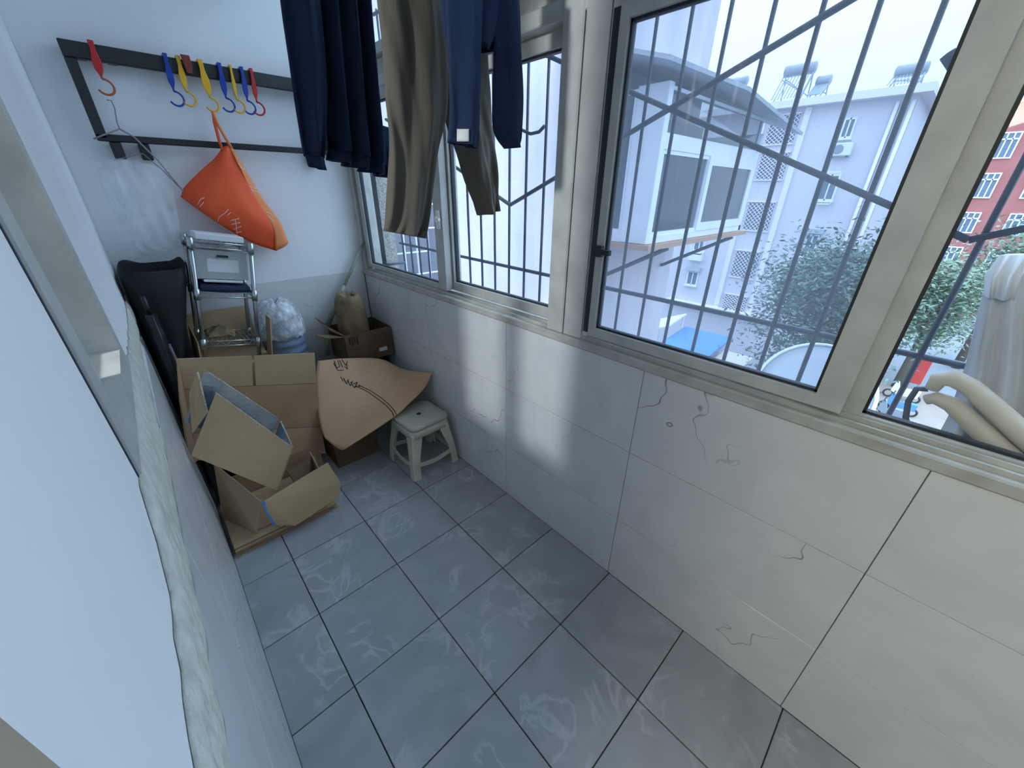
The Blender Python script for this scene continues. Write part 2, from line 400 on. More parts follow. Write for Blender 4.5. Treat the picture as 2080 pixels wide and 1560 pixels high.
# ------------------------------------------------------------------ right window strip
w1 = setting('window_1')
FX0, FX1 = 1.196, 1.30
ZR, ZT = .925, 1.70
box('sill_rail', (FX0-.012, YN, .876), (FX1+.02, YE-.002, .905), 'pvc_dirty', w1, bevel=.004)
multi('track', [(boxv((x, YN, .905), (x+.006, YE-.01, z_)), BF) for x, z_ in ((1.203, .915), (1.238, .915), (1.289, .912))], 'pvc_dirty', w1)
box('jamb', (FX0-.004, .962, .905), (FX1, YE-.001, 2.47), 'pvc', w1, bevel=.003)
box('jamb', (1.22, .94, .905), (1.28, .962, 2.47), 'pvc_dirty', w1, bevel=.002)
box('post', (FX0-.004, -.575, .905), (FX1, -.505, 2.47), 'pvc', w1, bevel=.004)
box('post', (FX0-.003, -.652, .905), (FX1, -.579, 2.47), 'pvc', w1, bevel=.004)
box('transom', (FX0, YN, 1.735), (FX1, .962, 1.775), 'pvc', w1, bevel=.003)
box('transom', (FX0+.02, YN, 1.775), (FX1, .962, 1.84), 'pvc_dirty', w1, bevel=.003)
box('transom', (FX0-.004, YN, 1.84), (FX1, .962, 1.88), 'pvc', w1, bevel=.003)
box('head_rail', (FX0, YN, 2.42), (FX1, .962, 2.47), 'pvc', w1, bevel=.003)
for a, b in ((-.505, .94), (-1.90, -.652), (-3.0, -1.9)):
    box('upper_pane', (1.246, a, 1.88), (1.251, b, 2.42), 'glass_clear', w1)  # out-of-view panes, made taller to let more sky light in
def sash(y0, y1, x0, x1, tl, tr_, tb, tt, glass, z0=ZR, z1=1.735, bead=True):
    """sliding sash: tl stile at low y, tr_ stile at high y"""
    s = multi('sash', [(boxv((x0,y0,z0),(x1,y0+tl,z1)),BF),(boxv((x0,y1-tr_,z0),(x1,y1,z1)),BF),(boxv((x0,y0+tl,z0),(x1,y1-tr_,z0+tb)),BF),(boxv((x0,y0+tl,z1-tt),(x1,y1-tr_,z1)),BF)], 'pvc', w1)
    xm = (x0+x1)/2; e = .006
    a, b, c, d = y0+tl, y1-tr_, z0+tb, z1-tt
    multi('gasket', [(boxv((xm-.008,a,c),(xm+.008,a+e,d)),BF),(boxv((xm-.008,b-e,c),(xm+.008,b,d)),BF),(boxv((xm-.008,a,c),(xm+.008,b,c+e)),BF),(boxv((xm-.008,a,d-e),(xm+.008,b,d)),BF)], 'gasket', s)
    box('pane', (xm-.002, a+.001, c+.001), (xm+.002, b-.001, d-.001), glass, s)
    return s
sA = sash(.125, .945, 1.204, 1.236, .065, .04, .022, .04, 'glass_clear')
sB = sash(-.50, .165, 1.242, 1.282, .03, .05, .035, .04, 'glass_clear')
sC = sash(-1.335, -.655, 1.200, 1.236, .05, .045, .028, .04, 'glass_hazy')
sD = sash(-2.0, -1.30, 1.246, 1.286, .05, .066, .014, .04, 'glass_clear', z0=.9055)
sE = sash(-2.95, -1.96, 1.204, 1.236, .05, .05, .028, .04, 'glass_clear')
box('gap_shade_strip', (1.201, -.654, ZR), (1.232, -.6535+.0015, 1.735), 'gasket', w1) if False else None
box('gap_shade_strip', (1.1985, -.676, ZR+.01), (1.2, -.658, 1.72), 'gasket', sC)  # dark strip standing in for the shadow in the post-to-sash gap
# small latch on the sash meeting stile
lt = box('latch', (1.194, .135, 1.185), (1.204, .163, 1.262), 'white_plastic', sA, bevel=.003)
multi('latch_lever', [(boxv((1.186,.142,1.215),(1.195,.156,1.238)),BF),(boxv((1.180,.120,1.222),(1.190,.150,1.232)),BF)], 'white_plastic', sA)
multi('latch', [(boxv((1.186,-.703,1.17),(1.20,-.678,1.20)),BF),(boxv((1.178,-.735,1.178),(1.190,-.685,1.192)),BF)], 'gasket', sC)

# ------------------------------------------------------------------ outside: grille on the window
GX = 1.42
gr = thing('security_grille', 'dark iron bar grille with crossing diagonals outside the window', 'window grille', (GX, 0, .88))
for k in range(-6, 33):
    y = .325-.0965*k
    if y < -2.9: break
    tube('bar', [(GX, y, .83), (GX, y, 2.12)], .0055, 'iron', gr, 6)
for z in (.84, 1.03, 2.1):
    tube('rail', [(GX+.006, .95, z+.01), (GX+.006, -2.9, z-.025)], .0075, 'iron', gr, 6)
for (a, b) in (((.585,1.545),(-.075,1.285)), ((-.075,1.285),(-1.395,1.815)), ((-.075,1.815),(-1.395,1.262)), ((-1.395,1.262),(-2.5,1.72)), ((.585,1.545),(.92,1.41)), ((.585,1.545),(-.075,1.815)), ((.92,1.675),(.585,1.545)), ((-1.395,1.815),(-2.5,1.36))):
    tube('diagonal_bar', [(GX-.008, a[0], a[1]), (GX-.008, b[0], b[1])], .0075, 'iron', gr, 6)
tube('curl', [at(1038,250,0,GX-.01), at(1060,264,0,GX-.01), at(1078,272,0,GX-.01), at(1095,268,0,GX-.01), at(1106,256,0,GX-.01)], .006, 'iron', gr, 6)
tube('curl', [at(1925,110,0,GX-.01), at(1945,140,0,GX-.01)], .012, 'iron', gr, 6)
for s_ in (1, 0):
    tube('bracket', [(1.30, (.9, -2.85)[s_], .93), (GX, (.9, -2.85)[s_], .93)], .008, 'iron', gr, 6)

# ------------------------------------------------------------------ outside: own facade, neighbour wing, bay
gz = -9.0
ground = box('ground', (-10, -120, gz-.2), (160, 160, gz), 'asphalt'); tag(ground, 'grey asphalt yard and street far below the window', kind='structure')
fac = setting('wall_outside')
box('facade', (XR+.16, YN-3, gz), (1.36, 2.05, .80), 'ext_wall', fac)
box('facade', (XR+.10, 1.03, .80), (1.36, 2.05, 6), 'ext_wall', fac)
box('pilaster', (1.293, 1.03, -2), (1.44, 1.22, 6), 'pebble', fac)
YW = 2.05
wing = setting('wall_wing')
box('wing_wall', (1.36, YW, gz), (7.53, YW+9, 7.5), 'ext_white', wing)
bw = thing('barred_window', 'pale barred window on the white wing beyond the far sash', 'window', (2.15, YW, .5))
fr = multi('window_frame', [(boxv((1.80,YW-.03,.4),(1.85,YW,1.55)),BF),(boxv((2.50,YW-.03,.4),(2.55,YW,1.55)),BF),(boxv((1.8,YW-.03,.4),(2.55,YW,.45)),BF),(boxv((1.8,YW-.03,1.5),(2.55,YW,1.55)),BF)], 'bay_white', bw)
box('pane', (1.85, YW-.012, .45), (2.5, YW-.006, 1.5), 'glass_hazy', bw)
for i in range(6): tube('bar', [(1.86+.125*i, YW-.10, .38), (1.86+.125*i, YW-.10, 1.56)], .008, 'bay_white', bw, 6)
for z in (.42, .62, .82, 1.02, 1.22, 1.5): tube('bar', [(1.80, YW-.10, z), (2.56, YW-.10, z)], .008, 'bay_white', bw, 6)

bay = thing('enclosed_balcony', 'white enclosed balcony with sloping roof sheet on the wing wall', 'balcony', (6, 1.5, .8))
BX0, BX1, BY0, BY1, BZ0, BZ1 = 4.47, 7.40, .97, YW, .80, 2.32
box('floor_slab', (BX0-.06, BY0-.08, BZ0-.06), (BX1+.08, BY1, BZ0-.005), 'wood_edge', bay)
box('sill_panel', (BX0, BY0, BZ0), (BX1, BY0+.08, .88), 'bay_white', bay)
box('sill_panel', (BX0, BY0+.08, BZ0), (BX0+.08, BY1, .90), 'bay_white', bay)
box('corner_panel', (BX0-.005, BY0-.005, BZ0), (BX0+.09, BY0+.34, 2.30), 'bay_white', bay, bevel=.006)
box('corner_panel', (BX1-.09, BY0, BZ0), (BX1, BY1, 2.10), 'bay_white', bay, bevel=.006)
box('header', (BX0+.09, BY0, 1.74), (BX1-.09, BY0+.08, 1.86), 'bay_white', bay)
def framed(parent, axis, fixed, a0, a1, z0, z1, t, depth, frame_m, pane_m, name='window'):
    def bb(p0, p1, q0, q1, d0, d1):
        lo = [0,0,q0]; hi = [0,0,q1]; o = 1-axis; lo[o], hi[o] = p0, p1; lo[axis], hi[axis] = d0, d1
        return boxv(lo, hi), BF
    w = multi(name, [bb(a0,a0+t,z0,z1,fixed,fixed+depth), bb(a1-t,a1,z0,z1,fixed,fixed+depth), bb(a0+t,a1-t,z0,z0+t,fixed,fixed+depth), bb(a0+t,a1-t,z1-t,z1,fixed,fixed+depth)], frame_m, parent)
    v, f = bb(a0+t, a1-t, z0+t, z1-t, fixed+depth*.4, fixed+depth*.6)
    obj('pane', v, f, pane_m, w)
    return w
framed(bay, 1, BY0+.01, BX0+.09, 5.75, .88, 1.74, .04, .05, 'bay_white', 'glass_hazy')
framed(bay, 1, BY0-.01, 5.72, BX1-.09, .88, 1.74, .10, .05, 'bay_white', 'glass_hazy')
framed(bay, 1, BY0+.02, BX0+.09, BX1-.09, 1.86, 2.28, .03, .04, 'bay_white', 'glass_hazy', 'upper_window')
framed(bay, 0, BX0+.01, BY0+.34, BY1, .90, 2.28, .04, .05, 'bay_white', 'glass_hazy', 'side_window')
box('back_room', (BX0+.2, BY1-.35, .85), (BX1-.4, BY1, 2.2), 'ext_dark', bay)
a0 = at(1281,146,1,YW); 
slab('roof_sheet', [(4.05, YW, 2.72), (BX0-.4, .80, 2.36), (5.6,.66,2.33), (7.9, .62, 2.10), (7.75, YW, 2.62)], .035, 'awning_grey', bay, (0,0,1))
for x in (5.0, 7.1):
    tube('strut', [(x, BY0-.02, BZ0-.08), (x, YW-.02, .15)], .03, 'iron', bay, 6)
    tube('strut', [(x, BY0-.02, BZ0-.08), (x, YW, BZ0-.08)], .03, 'iron', bay, 6)

# ------------------------------------------------------------------ outside: far apartment building (parallel to our facade)
KB = 1.126; XB = .2186+23.7814*KB
def by(y): return CAM.y + (y-CAM.y)*KB
def bz(z): return CAM.z + (z-CAM.z)*KB
ap = thing('apartment_building', 'pale blue-white apartment building with lattice stairwell windows', 'building', (XB+4, by(6), gz))
box('wall', (XB, by(1.24), gz), (XB+10, by(16), bz(4.8)), 'ext_wall', ap)
box('roof_slab', (XB-.5, by(.85), bz(4.78)), (XB+10, by(16), bz(5.06)), 'ext_trim', ap)
for y in (6.55, 4.8): box('pilaster', (XB-.12, by(y-.12), gz+3.5), (XB, by(y+.12), bz(4.75)), 'ext_trim', ap)
for y in (1.33, 1.62, 1.8): tube('drain_pipe', [(XB-.12, by(y), gz), (XB-.12, by(y), bz(4.6))], .075, 'ext_trim', ap)
box('ledge', (XB-.5, by(3.7), bz(-4.80)), (XB, by(9.5), bz(-4.62)), 'ext_trim', ap)
for zt, zb in ((4.55,3.42), (3.03,1.93), (.91,-.40), (-1.45,-2.8), (-3.8,-4.8)):
    y0, y1, z0, z1 = by(5.08), by(6.25), bz(zb), bz(zt)
    lw = box('lattice_window', (XB-.02, y0, z0), (XB+.02, y1, z1), 'ext_dark', ap)
    box('window_sill', (XB-.10,y0-.06,z0-.06), (XB,y1+.06,z0), 'ext_trim', lw); box('lintel', (XB-.10,y0-.06,z1), (XB,y1+.06,z1+.06), 'ext_trim', lw)
    lst = []; n = 7
    for r in range(n):
        zc = z0+(z1-z0)*(r+.5)/n; am = (z1-z0)/n*.5
        for sgn in (1, -1):
            lst.append(tubeg([(XB-.06, y0+(y1-y0)*q/12, zc+sgn*am*math.sin(q*PI/2)) for q in range(13)], .022, 4))
    multi('lattice', lst, 'ext_trim', lw)
def far_window(y0, y1, z0, z1, hood=False, cage=False):
    w = framed(ap, 0, XB-.08, by(y0), by(y1), bz(z0), bz(z1), .07, .1, 'bay_white', 'ext_dark')
    box('mullion', (XB-.08, by((y0+y1)/2)-.03, bz(z0)), (XB+.01, by((y0+y1)/2)+.03, bz(z1)), 'bay_white', w)
    box('window_sill', (XB-.2, by(y0)-.05, bz(z0)-.08), (XB, by(y1)+.05, bz(z0)), 'bay_white', w)
    if hood: box('hood', (XB-.35, by(y0)-.1, bz(z1)+.06), (XB, by(y1)+.1, bz(z1)+.28), 'awning_grey', w)
    if cage:
        multi('cage', [(boxv((XB-.4,by(a)-.02,bz(z0)-.15),(XB-.36,by(a)+.02,bz(z1)+.1)),BF) for a in (y0,y1)] + [(boxv((XB-.4,by(y0),q-.03),(XB-.36,by(y1),q+.03)),BF) for q in (bz(z0)-.15, bz(z1)+.1)], 'bay_white', w)
far_window(2.93, 3.36, 3.47, 4.2)
far_window(2.80, 3.45, 1.05, 2.1, cage=True)
far_window(2.80, 3.32, -1.43, -.40, hood=True)
far_window(2.80, 3.32, -3.9, -2.9)
far_window(2.80, 3.15, -6.1, -5.4)
far_window(7.95, 8.6, -1.7, -1.1, cage=True)
far_window(7.95, 8.6, -3.65, -2.85, hood=True)
far_window(7.95, 8.6, 1.0, 1.9)
box('balcony_panel', (XB-.4, by(7.9), bz(-2.2)), (XB, by(8.65), bz(-1.75)), 'bay_white', ap)
def ac_unit(x, y, z, label, s=1.0):
    t = thing('air_conditioner', label, 'air conditioner', (x, y, z), 'outdoor units on the far building')
    box('case', (x-.3, y-.42*s, z), (x, y+.42*s, z+.55*s), 'ac_white', t, bevel=.03)
    c = [(x-.31, y+.1*s+.2*s*math.cos(a*PI/8), z+.28*s+.2*s*math.sin(a*PI/8)) for a in range(16)]
    slab('fan_grille', c, .02, 'ac_dark', t, (-1,0,0))
    multi('bracket', [(boxv((x-.3, y+q-.03, z-.06), (x+.0, y+q+.03, z)), BF) for q in (-.3*s, .3*s)], 'iron', t)
ac_unit(XB-.03, by(3.10), bz(2.80), 'white outdoor unit below the topmost window of the pale building')
ac_unit(XB-.03, by(3.05), bz(-2.1), 'white outdoor unit under the hooded window above the tree')
ac_unit(XB-.03, by(2.98), bz(-6.95), 'white outdoor unit near the ground below the tree crown')
def heater(x, y, z, w, h, tank_r, label):
    t = thing('solar_water_heater', label, 'water heater', (x, y, z), 'solar water heaters on the flat roof')
    tube('tank', [(x, y-w/2, z+h), (x, y-w/2+.04, z+h), (x, y+w/2-.04, z+h), (x, y+w/2, z+h)], tank_r, 'tank', t, 14, rs=[tank_r*.7, tank_r, tank_r, tank_r*.7])
    multi('tube_rack', [tubeg([(x-.1, y-w/2+.06+(w-.12)*i/9, z+h-tank_r*.6), (x-1.1, y-w/2+.06+(w-.12)*i/9, z+.1)], .03, 5) for i in range(10)], 'tank', t)
    multi('stand', [tubeg([(x+.1, y+q, z+h-tank_r), (x+.3*sx, y+q, z)], .03, 5) for q in (-w/2+.1, w/2-.1) for sx in (-3, 1)] + [tubeg([(x+.3, y-w/2+.1, z+.3), (x+.1, y+w/2-.1, z+h-.3)], .025, 5), tubeg([(x-.6, y-w/2+.1, z+.3), (x-.3, y+w/2-.1, z+h-.4)], .025, 5)], 'tank', t)
RZ = bz(5.06)
for (px0, px1, py_t, lab, hr) in ((1594,1656,147,'large solar water heater with long white tank on the roof',.26), (1658,1688,166,'small solar water heater beside the largest one on the roof',.22), (1818,1884,147,'solar water heater alone near the corner of the flat roof',.24), (1478,1518,170,'solar water heater standing behind the balcony roof sheet',.22)):
    a, b = at(px0, py_t, 0, XB+1), at(px1, py_t, 0, XB+1)
    heater(XB+1, (a.y+b.y)/2, RZ+.04, abs(a.y-b.y), max(.5, a.z-RZ-.04), hr, lab)

# ------------------------------------------------------------------ outside: red building, street, trees
KR = 1.222; XRB = .2186+44.78*KR
def ry(y): return CAM.y+(y-CAM.y)*KR
def rz(z): return CAM.z+(z-CAM.z)*KR
rb = thing('red_building', 'red brick-coloured building with pale windows beyond the street', 'building', (XRB+4, ry(-3), gz))
box('wall', (XRB, ry(-9), gz), (XRB+10, ry(0.2), rz(7.0)), 'brick_red', rb)
box('parapet', (XRB-.3, ry(-9), rz(6.75)), (XRB+10, ry(0.2), rz(7.5)), 'ext_trim', rb)
for zt, zb in ((5.1,3.56), (2.72,1.15), (.25,-1.15), (-2.1,-3.5), (-4.5,-6)):
    for y0 in (-2.36, -4.6, -6.8):
        w = framed(rb, 0, XRB-.1, ry(y0), ry(y0+.92), rz(zb), rz(zt), .09, .14, 'bay_white', 'ext_dark')
        multi('glazing_bar', [(boxv((XRB-.12, ry(y0), rz(zt)-.55), (XRB, ry(y0+.92), rz(zt)-.45)), BF)] + [(boxv((XRB-.12, ry(y0+q)-.04, rz(zb)), (XRB, ry(y0+q)+.04, rz(zt))), BF) for q in (.31, .62)], 'bay_white', w)
def tree(name, label, base, cz, rx, ryy, rzz, n, leafm, seed, size=.34):
    rnd = random.Random(seed); t = thing(name, label, 'tree', base, 'trees in the yard below')
    top = Vector((base[0], base[1], cz))
    tube('trunk', [base, (base[0]+.2, base[1], (base[2]+cz)/2), top], .2, 'bark', t, 7, rs=[.26,.2,.1])
    clumps = []
    for i in range(26):
        a = rnd.uniform(0, 2*PI); u = rnd.uniform(-1, 1); r = rnd.uniform(.45, 1)
        s = math.sqrt(1-u*u)
        clumps.append(top + Vector((rx*r*s*math.cos(a), ryy*r*s*math.sin(a), rzz*r*u)))
    for c in clumps[:7]: tube('branch', [top-Vector((0,0,rzz*.5)), (top+c)/2, c], .06, 'bark', t, 5)
    vs, fs = [], []
    for i in range(n):
        c = rnd.choice(clumps); d = Vector((rnd.gauss(0,1), rnd.gauss(0,1), rnd.gauss(0,.8)))*.33*min(rx,rzz)
        p = c+d; q = Vector((rnd.uniform(-1,1), rnd.uniform(-1,1), rnd.uniform(-.6,.3))).normalized(); s = q.cross(Vector((rnd.uniform(-1,1), rnd.uniform(-1,1), 1))).normalized()
        L_ = size*rnd.uniform(.6, 1.3); b = len(vs)
        vs += [p-q*L_/2, p+s*L_*.2, p+q*L_/2, p-s*L_*.2]; fs.append((b, b+1, b+2, b+3))
    o = obj('foliage', vs, fs, leafm, t); o['kind'] = 'stuff'
tree('leafy_tree', 'grey-green leafy tree in front of the pale building', (19.5, 1.2, gz), -3.0, 2.4, 1.5, 2.6, 13000, 'leaf', 3, .24)
tree('leafy_tree', 'dark green tree beside the street seen in the near pane', (31, -2.2, gz), -4.2, 2.0, 1.2, 2.4, 9000, 'leaf_pale', 5, .26)
tree('leafy_tree', 'tall olive tree before the red building in the near pane', (38, -4.6, gz), -2.8, 2.6, 2.2, 3.0, 9000, 'leaf_pale', 9, .3)
box('street_paving', (16, -6.2, gz), (31.5, .6, gz+.05), 'paving').__setitem__('kind', 'structure')
bpy.data.objects['street_paving']['label'] = 'pinkish paving of the yard seen through the near pane'
sh = thing('blue_shed', 'low shed with a blue tarpaulin roof beside the pale building', 'shed', (21.5, 6.6, gz))
box('wall', (19.6, 5.3, gz), (23.2, 7.6, -6.5), 'ext_wall', sh)
slab('roof', [(19.3, 5.1, -6.5), (23.4, 5.1, -6.1), (23.4, 7.8, -6.1), (19.3, 7.8, -6.5)], .1, 'tarp_blue', sh, (0,0,1))
sh = thing('tan_shed', 'low shed with a flat cream roof next to the blue one', 'shed', (21, 4.3, gz))
box('wall', (19.8, 3.7, gz), (22.3, 5.0, -6.8), 'ext_wall', sh)
slab('roof', [(19.6, 3.6, -6.8), (22.5, 3.6, -6.6), (22.5, 5.05, -6.6), (19.6, 5.05, -6.8)], .1, 'roof_tan', sh, (0,0,1))
sh = thing('white_canopy', 'small white slanted canopy on posts near the blue roof', 'canopy', (22, 8.6, gz))
slab('roof', [(21.2, 7.9, -5.6), (23.4, 7.9, -5.3), (23.4, 9.5, -6.0), (21.2, 9.5, -6.3)], .08, 'roof_white', sh, (0,0,1))
for x, y, z in ((21.3,8.0,-5.6), (23.3,8.0,-5.3), (23.3,9.4,-6.0), (21.3,9.4,-6.3)): tube('post', [(x,y,gz), (x,y,z)], .05, 'roof_white', sh, 6)
p = at(1846, 790, 2, gz)
rs = thing('red_board', 'upright red notice board standing in the yard', 'board', p)
box('panel', (p.x-.05, p.y-.35, gz+.4), (p.x+.05, p.y+.35, gz+2.0), 'sign_red', rs, bevel=.02)
multi('post', [(boxv((p.x-.04, p.y+q-.04, gz), (p.x+.04, p.y+q+.04, gz+.42)), BF) for q in (-.28, .28)], 'ac_dark', rs)
def scooter(px, py, label, m_):
    p = at(px, py, 2, gz+.05); x, y, z = p
    t = thing('parked_scooter', label, 'scooter', p, 'scooters parked in the yard')
    for s_ in (-.55, .55): tube('wheel', [(x+.22*math.cos(a*PI/6), y+s_, z+.25+.22*math.sin(a*PI/6)) for a in range(12)] if False else [(x, y+s_+.2*math.cos(a*PI/6), z+.24+.2*math.sin(a*PI/6)) for a in range(12)], .05, 'black_metal', t, 6, closed=True)
    slab('body', [(x-.14, y-.62, z+.35), (x-.14, y+.1, z+.3), (x-.14, y+.5, z+.45), (x-.14, y+.42, z+1.0), (x-.14, y+.3, z+.98), (x-.14, y+.12, z+.42), (x-.14, y-.1, z+.7), (x-.14, y-.65, z+.72)], .28, m_, t, (1,0,0))
    tube('handlebar', [(x-.3, y+.36, z+1.05), (x, y+.4, z+1.0), (x+.3, y+.36, z+1.05)], .03, 'black_metal', t, 6)
scooter(1826, 812, 'white scooter parked farthest from the window in the yard', 'roof_white')
scooter(1818, 838, 'blue scooter parked between the white and the dark one', 'tarp_blue')
scooter(1800, 852, 'dark scooter parked nearest the window frame in the yard', 'ac_dark')
# round panel below the sill outside
dc = Vector((2.30, -1.17, .50)); dn = Vector((-.45, -.1, .9)).normalized(); dx = dn.cross(Vector((0,1,0))).normalized(); dy = dn.cross(dx)
ds = thing('satellite_dish', 'round grey dish with a pale rim outside below the sill', 'satellite dish', dc)
rings = [[dc + (dx*math.cos(a*PI/18)*.30 + dy*math.sin(a*PI/18)*.22)*q + dn*(.05*q*q) for a in range(36)] for q in (.05, .35, .7, 1)]
rings += [[v - dn*.012 for v in r] for r in rings[::-1]]
loft('bowl', rings, 'dish_grey', ds)
tube('rim', [dc + dx*math.cos(a*PI/18)*.30 + dy*math.sin(a*PI/18)*.22 + dn*.05 for a in range(36)], .008, 'bay_white', ds, 6, closed=True)
tube('arm', [dc-dn*.01, dc-dn*.1-Vector((.2,0,.1)), (1.385, -1.17, .3)], .02, 'iron', ds, 6)

# ------------------------------------------------------------------ outside the near pane: covered bundle between glass and grille
bd = thing('covered_bundle', 'grey sheet draped over a tall bundle outside the near pane', 'bundle', (1.36, -1.56, .88))
def ringp(l, r, d, folds=5, amp=.15, n=64, ph=0, crease=0, T=0):
    """closed ring between points l and r, depth d, wavy like hanging cloth"""
    l, r = Vector(l), Vector(r); c = (l+r)/2; h = (r-l)/2; nrm = h.cross(Vector((0,0,1))).normalized()*d
    out = []
    for j in range(n):
        t = 2*PI*j/n; w = amp*math.sin(folds*(math.cos(t)*1.7)+ph) + crease*(math.sin(9*math.cos(t)+4*math.sin(4.3*T+ph)+9*T)*.6 + math.sin(15*math.cos(t)-13*T+2*math.sin(7*T))*.4)
        out.append(c + h*math.cos(t) + nrm*(math.sin(t)*(1-.25*abs(math.cos(t))**3) + w))
    return out
G = 1.372
rr = [ringp(at(2060,520,0,G), at(2150,525,0,G), .012, 3, .2), ringp(at(2005,560,0,G), at(2190,560,0,G), .016, 4, .25), ringp(at(1985,640,0,G), at(2210,650,0,G), .02, 8, .5, ph=.4), ringp(at(1962,740,0,G), at(2240,780,0,G), .02, 9, .55, ph=.6), ringp(at(1925,850,0,G), at(2270,900,0,G), .02, 9, .6, ph=.8), ringp(at(1895,905,0,G), at(2300,1010,0,G), .02, 9, .6, ph=1.0)]
loft('sheet', rr, 'drape', bd)
rr = [ringp(at(2030,518,0,G-.01), at(2100,515,0,G-.01), .012, 3, .2), ringp(at(2000,560,0,G-.015), at(2075,560,0,G-.015), .026, 5, .35), ringp(at(1998,600,0,G-.015), at(2060,610,0,G-.015), .02, 4, .35)]
loft('knot', rr, 'drape_white', bd)
def limb(name, label, pts, rs):
    o = tube(name, [at(a, b, 0, x) for a, b, x in pts], .01, 'beige_cloth', None, 10, rs=rs)
    return tag(o, label, 'cloth', 'cloth wrapped rods outside the near pane')
limb('wrapped_rod', 'upper beige cloth-wrapped rod arching over the covered bundle', [(1893,790,1.318),(1905,772,1.316),(1935,768,1.314),(1970,785,1.314),(2010,820,1.314),(2080,885,1.314),(2200,985,1.314)], [.011,.015,.017,.0165,.018,.019,.02])
limb('wrapped_rod', 'lower beige cloth-wrapped rod below the arching one', [(1880,812,1.318),(1900,808,1.316),(1935,822,1.314),(1985,868,1.314),(2035,915,1.314),(2120,985,1.314)], [.01,.013,.016,.018,.019,.02])
bk = tube('iron_hook', [at(1885,790,0,1.33), at(1862,790,0,1.33), at(1845,815,0,1.33), at(1838,860,0,1.33), at(1833,880,0,1.33)], .006, 'iron', None, 6)
tag(bk, 'dark iron hook holding the wrapped rods outside the near pane', 'hook')

# ------------------------------------------------------------------ wall rack with coloured hooks
rk = thing('wall_rack', 'black metal rail rack fixed to the far white wall', 'rack', (.65, YE, 1.5))
RX0, RX1 = .232, 1.12
box('top_bar', (RX0, .945, 1.742), (RX1, .968, 1.792), 'black_metal', rk, bevel=.003)
box('top_bar', (RX0, .973, 1.752), (RX1, .992, 1.786), 'black_metal', rk, bevel=.003)
box('side_post', (RX0, .945, 1.50), (RX0+.032, .968, 1.742), 'black_metal', rk, bevel=.003)
box('side_post', (RX1-.032, .945, 1.50), (RX1, .968, 1.742), 'black_metal', rk, bevel=.003)
box('bottom_bar', (RX0, .945, 1.492), (RX1, .968, 1.516), 'black_metal', rk, bevel=.003)
for x in (.262, .345, 1.0):
    box('wall_bracket', (x, .95, 1.435), (x+.034, 1.001, 1.492), 'black_metal', rk, bevel=.003)
    box('wall_bracket', (x, .968, 1.745), (x+.03, 1.001, 1.785), 'black_metal', rk, bevel=.003)
def swivel_hook(x, y, zt, L, color, hookc, label, flip=1, tilt=0.0, w=.012):
    t = thing('clip_hook', label, 'hook', (x, y, zt), 'coloured plastic hooks on the black rail')
    prof = [(-.6,0),(-.55,.25),(-1.0,.55),(-.9,.8),(-.25,1.0),(.25,1.0),(.9,.8),(1.0,.55),(.55,.25),(.6,0)]
    pts = [(x+tilt*q*L+a*w, y, zt-q*L) for a, q in prof]
    slab('clip_body', pts, .009, color, t, (0,-1,0), bevel=.0015)
    multi('clip_top', [(boxv((x-w*.6, y-.009, zt-.001), (x+w*.6, .972, zt+.005)), BF), (boxv((x-w*.6, .9685, zt-.03), (x+w*.6, .972, zt)), BF)], color, t)
    cx, cz = x+tilt*L, zt-L; r = .024
    P = [(cx, y-.004, cz), (cx, y-.004, cz-.008)]
    for k in range(14):
        a = PI/2 - flip*k*PI*1.35/13
        P.append((cx + r*math.cos(a), y-.004, cz-.008-r + r*math.sin(a)))
    tube('hook', P, .0038, hookc, t, 7)
    return t
ZB = 1.794
H = [(.318,.939,.085,'hook_red','hook_orange','red plastic hook alone at the left end of the rail',.013),
 (.522,.939,.095,'hook_blue','hook_blue','blue plastic hook beside the brown-red clip on the rail',.011),
 (.562,.939,.09,'hook_yellow','hook_yellow','yellow plastic hook between the brown-red clip and first blue hook',.011),
 (.632,.939,.10,'hook_yellow','hook_yellow','yellow plastic hook that carries the orange bag',.014),
 (.697,.939,.095,'hook_blue','hook_blue','blue plastic hook right of the hook carrying the orange bag',.011),
 (.736,.939,.095,'hook_yellow','hook_yellow','slim yellow plastic hook beside two blue hooks on the rail',.007),
 (.776,.939,.095,'hook_blue','hook_blue','dark blue plastic hook next to the small red hook',.010),
 (.812,.939,.095,'hook_red','hook_red','small red plastic hook nearest the hanging navy sweater',.009)]
for x, y, L_, c1, c2, lab, w_ in H:
    swivel_hook(x, y, ZB, L_+.012, c1, c2, lab, 1, -.06 if w_ != .014 else 0, w_)
o = slab('clip', [(.570,.928,1.802), (.598,.928,1.802), (.600,.928,1.77), (.592,.928,1.745), (.576,.928,1.748)], .01, 'hook_brown', None, (0,-1,0)); tag(o, 'brown-red plastic clip over the rail among the yellow hooks', 'clip')

# ------------------------------------------------------------------ orange shopping bag
Y0 = .915
ob = thing('shopping_bag', 'orange cloth shopping bag with white print hanging from a yellow hook', 'bag', (.62, Y0, 1.05))
def yb(px, py, dy=0): return at(px, py, 1, Y0+dy)
fold = [yb(463,372), yb(500,400), yb(545,455), yb(562,500,.0)]
front = patch('bag_front', [[yb(440,318,.02), yb(452,300,.01), yb(462,296,.0), yb(470,300,-.005)],
                    [yb(402,352,.0), yb(430,350,-.02), yb(462,340,-.04), yb(492,350,-.035)],
                    [yb(372,384,.0), yb(420,390,-.045), yb(470,385,-.065), yb(525,412,-.05)],
                    [yb(371,400,.01), yb(430,428,-.05), yb(500,440,-.075), yb(558,465,-.055)],
                    [yb(372,404,.03), yb(432,446,-.01), yb(505,490,-.03), yb(562,510,-.02)]], .003, 'orange_cloth', ob, 20, 24,
      wob=lambda u, v, p: Vector((0, .004*math.sin(9*u+5*v), 0)))
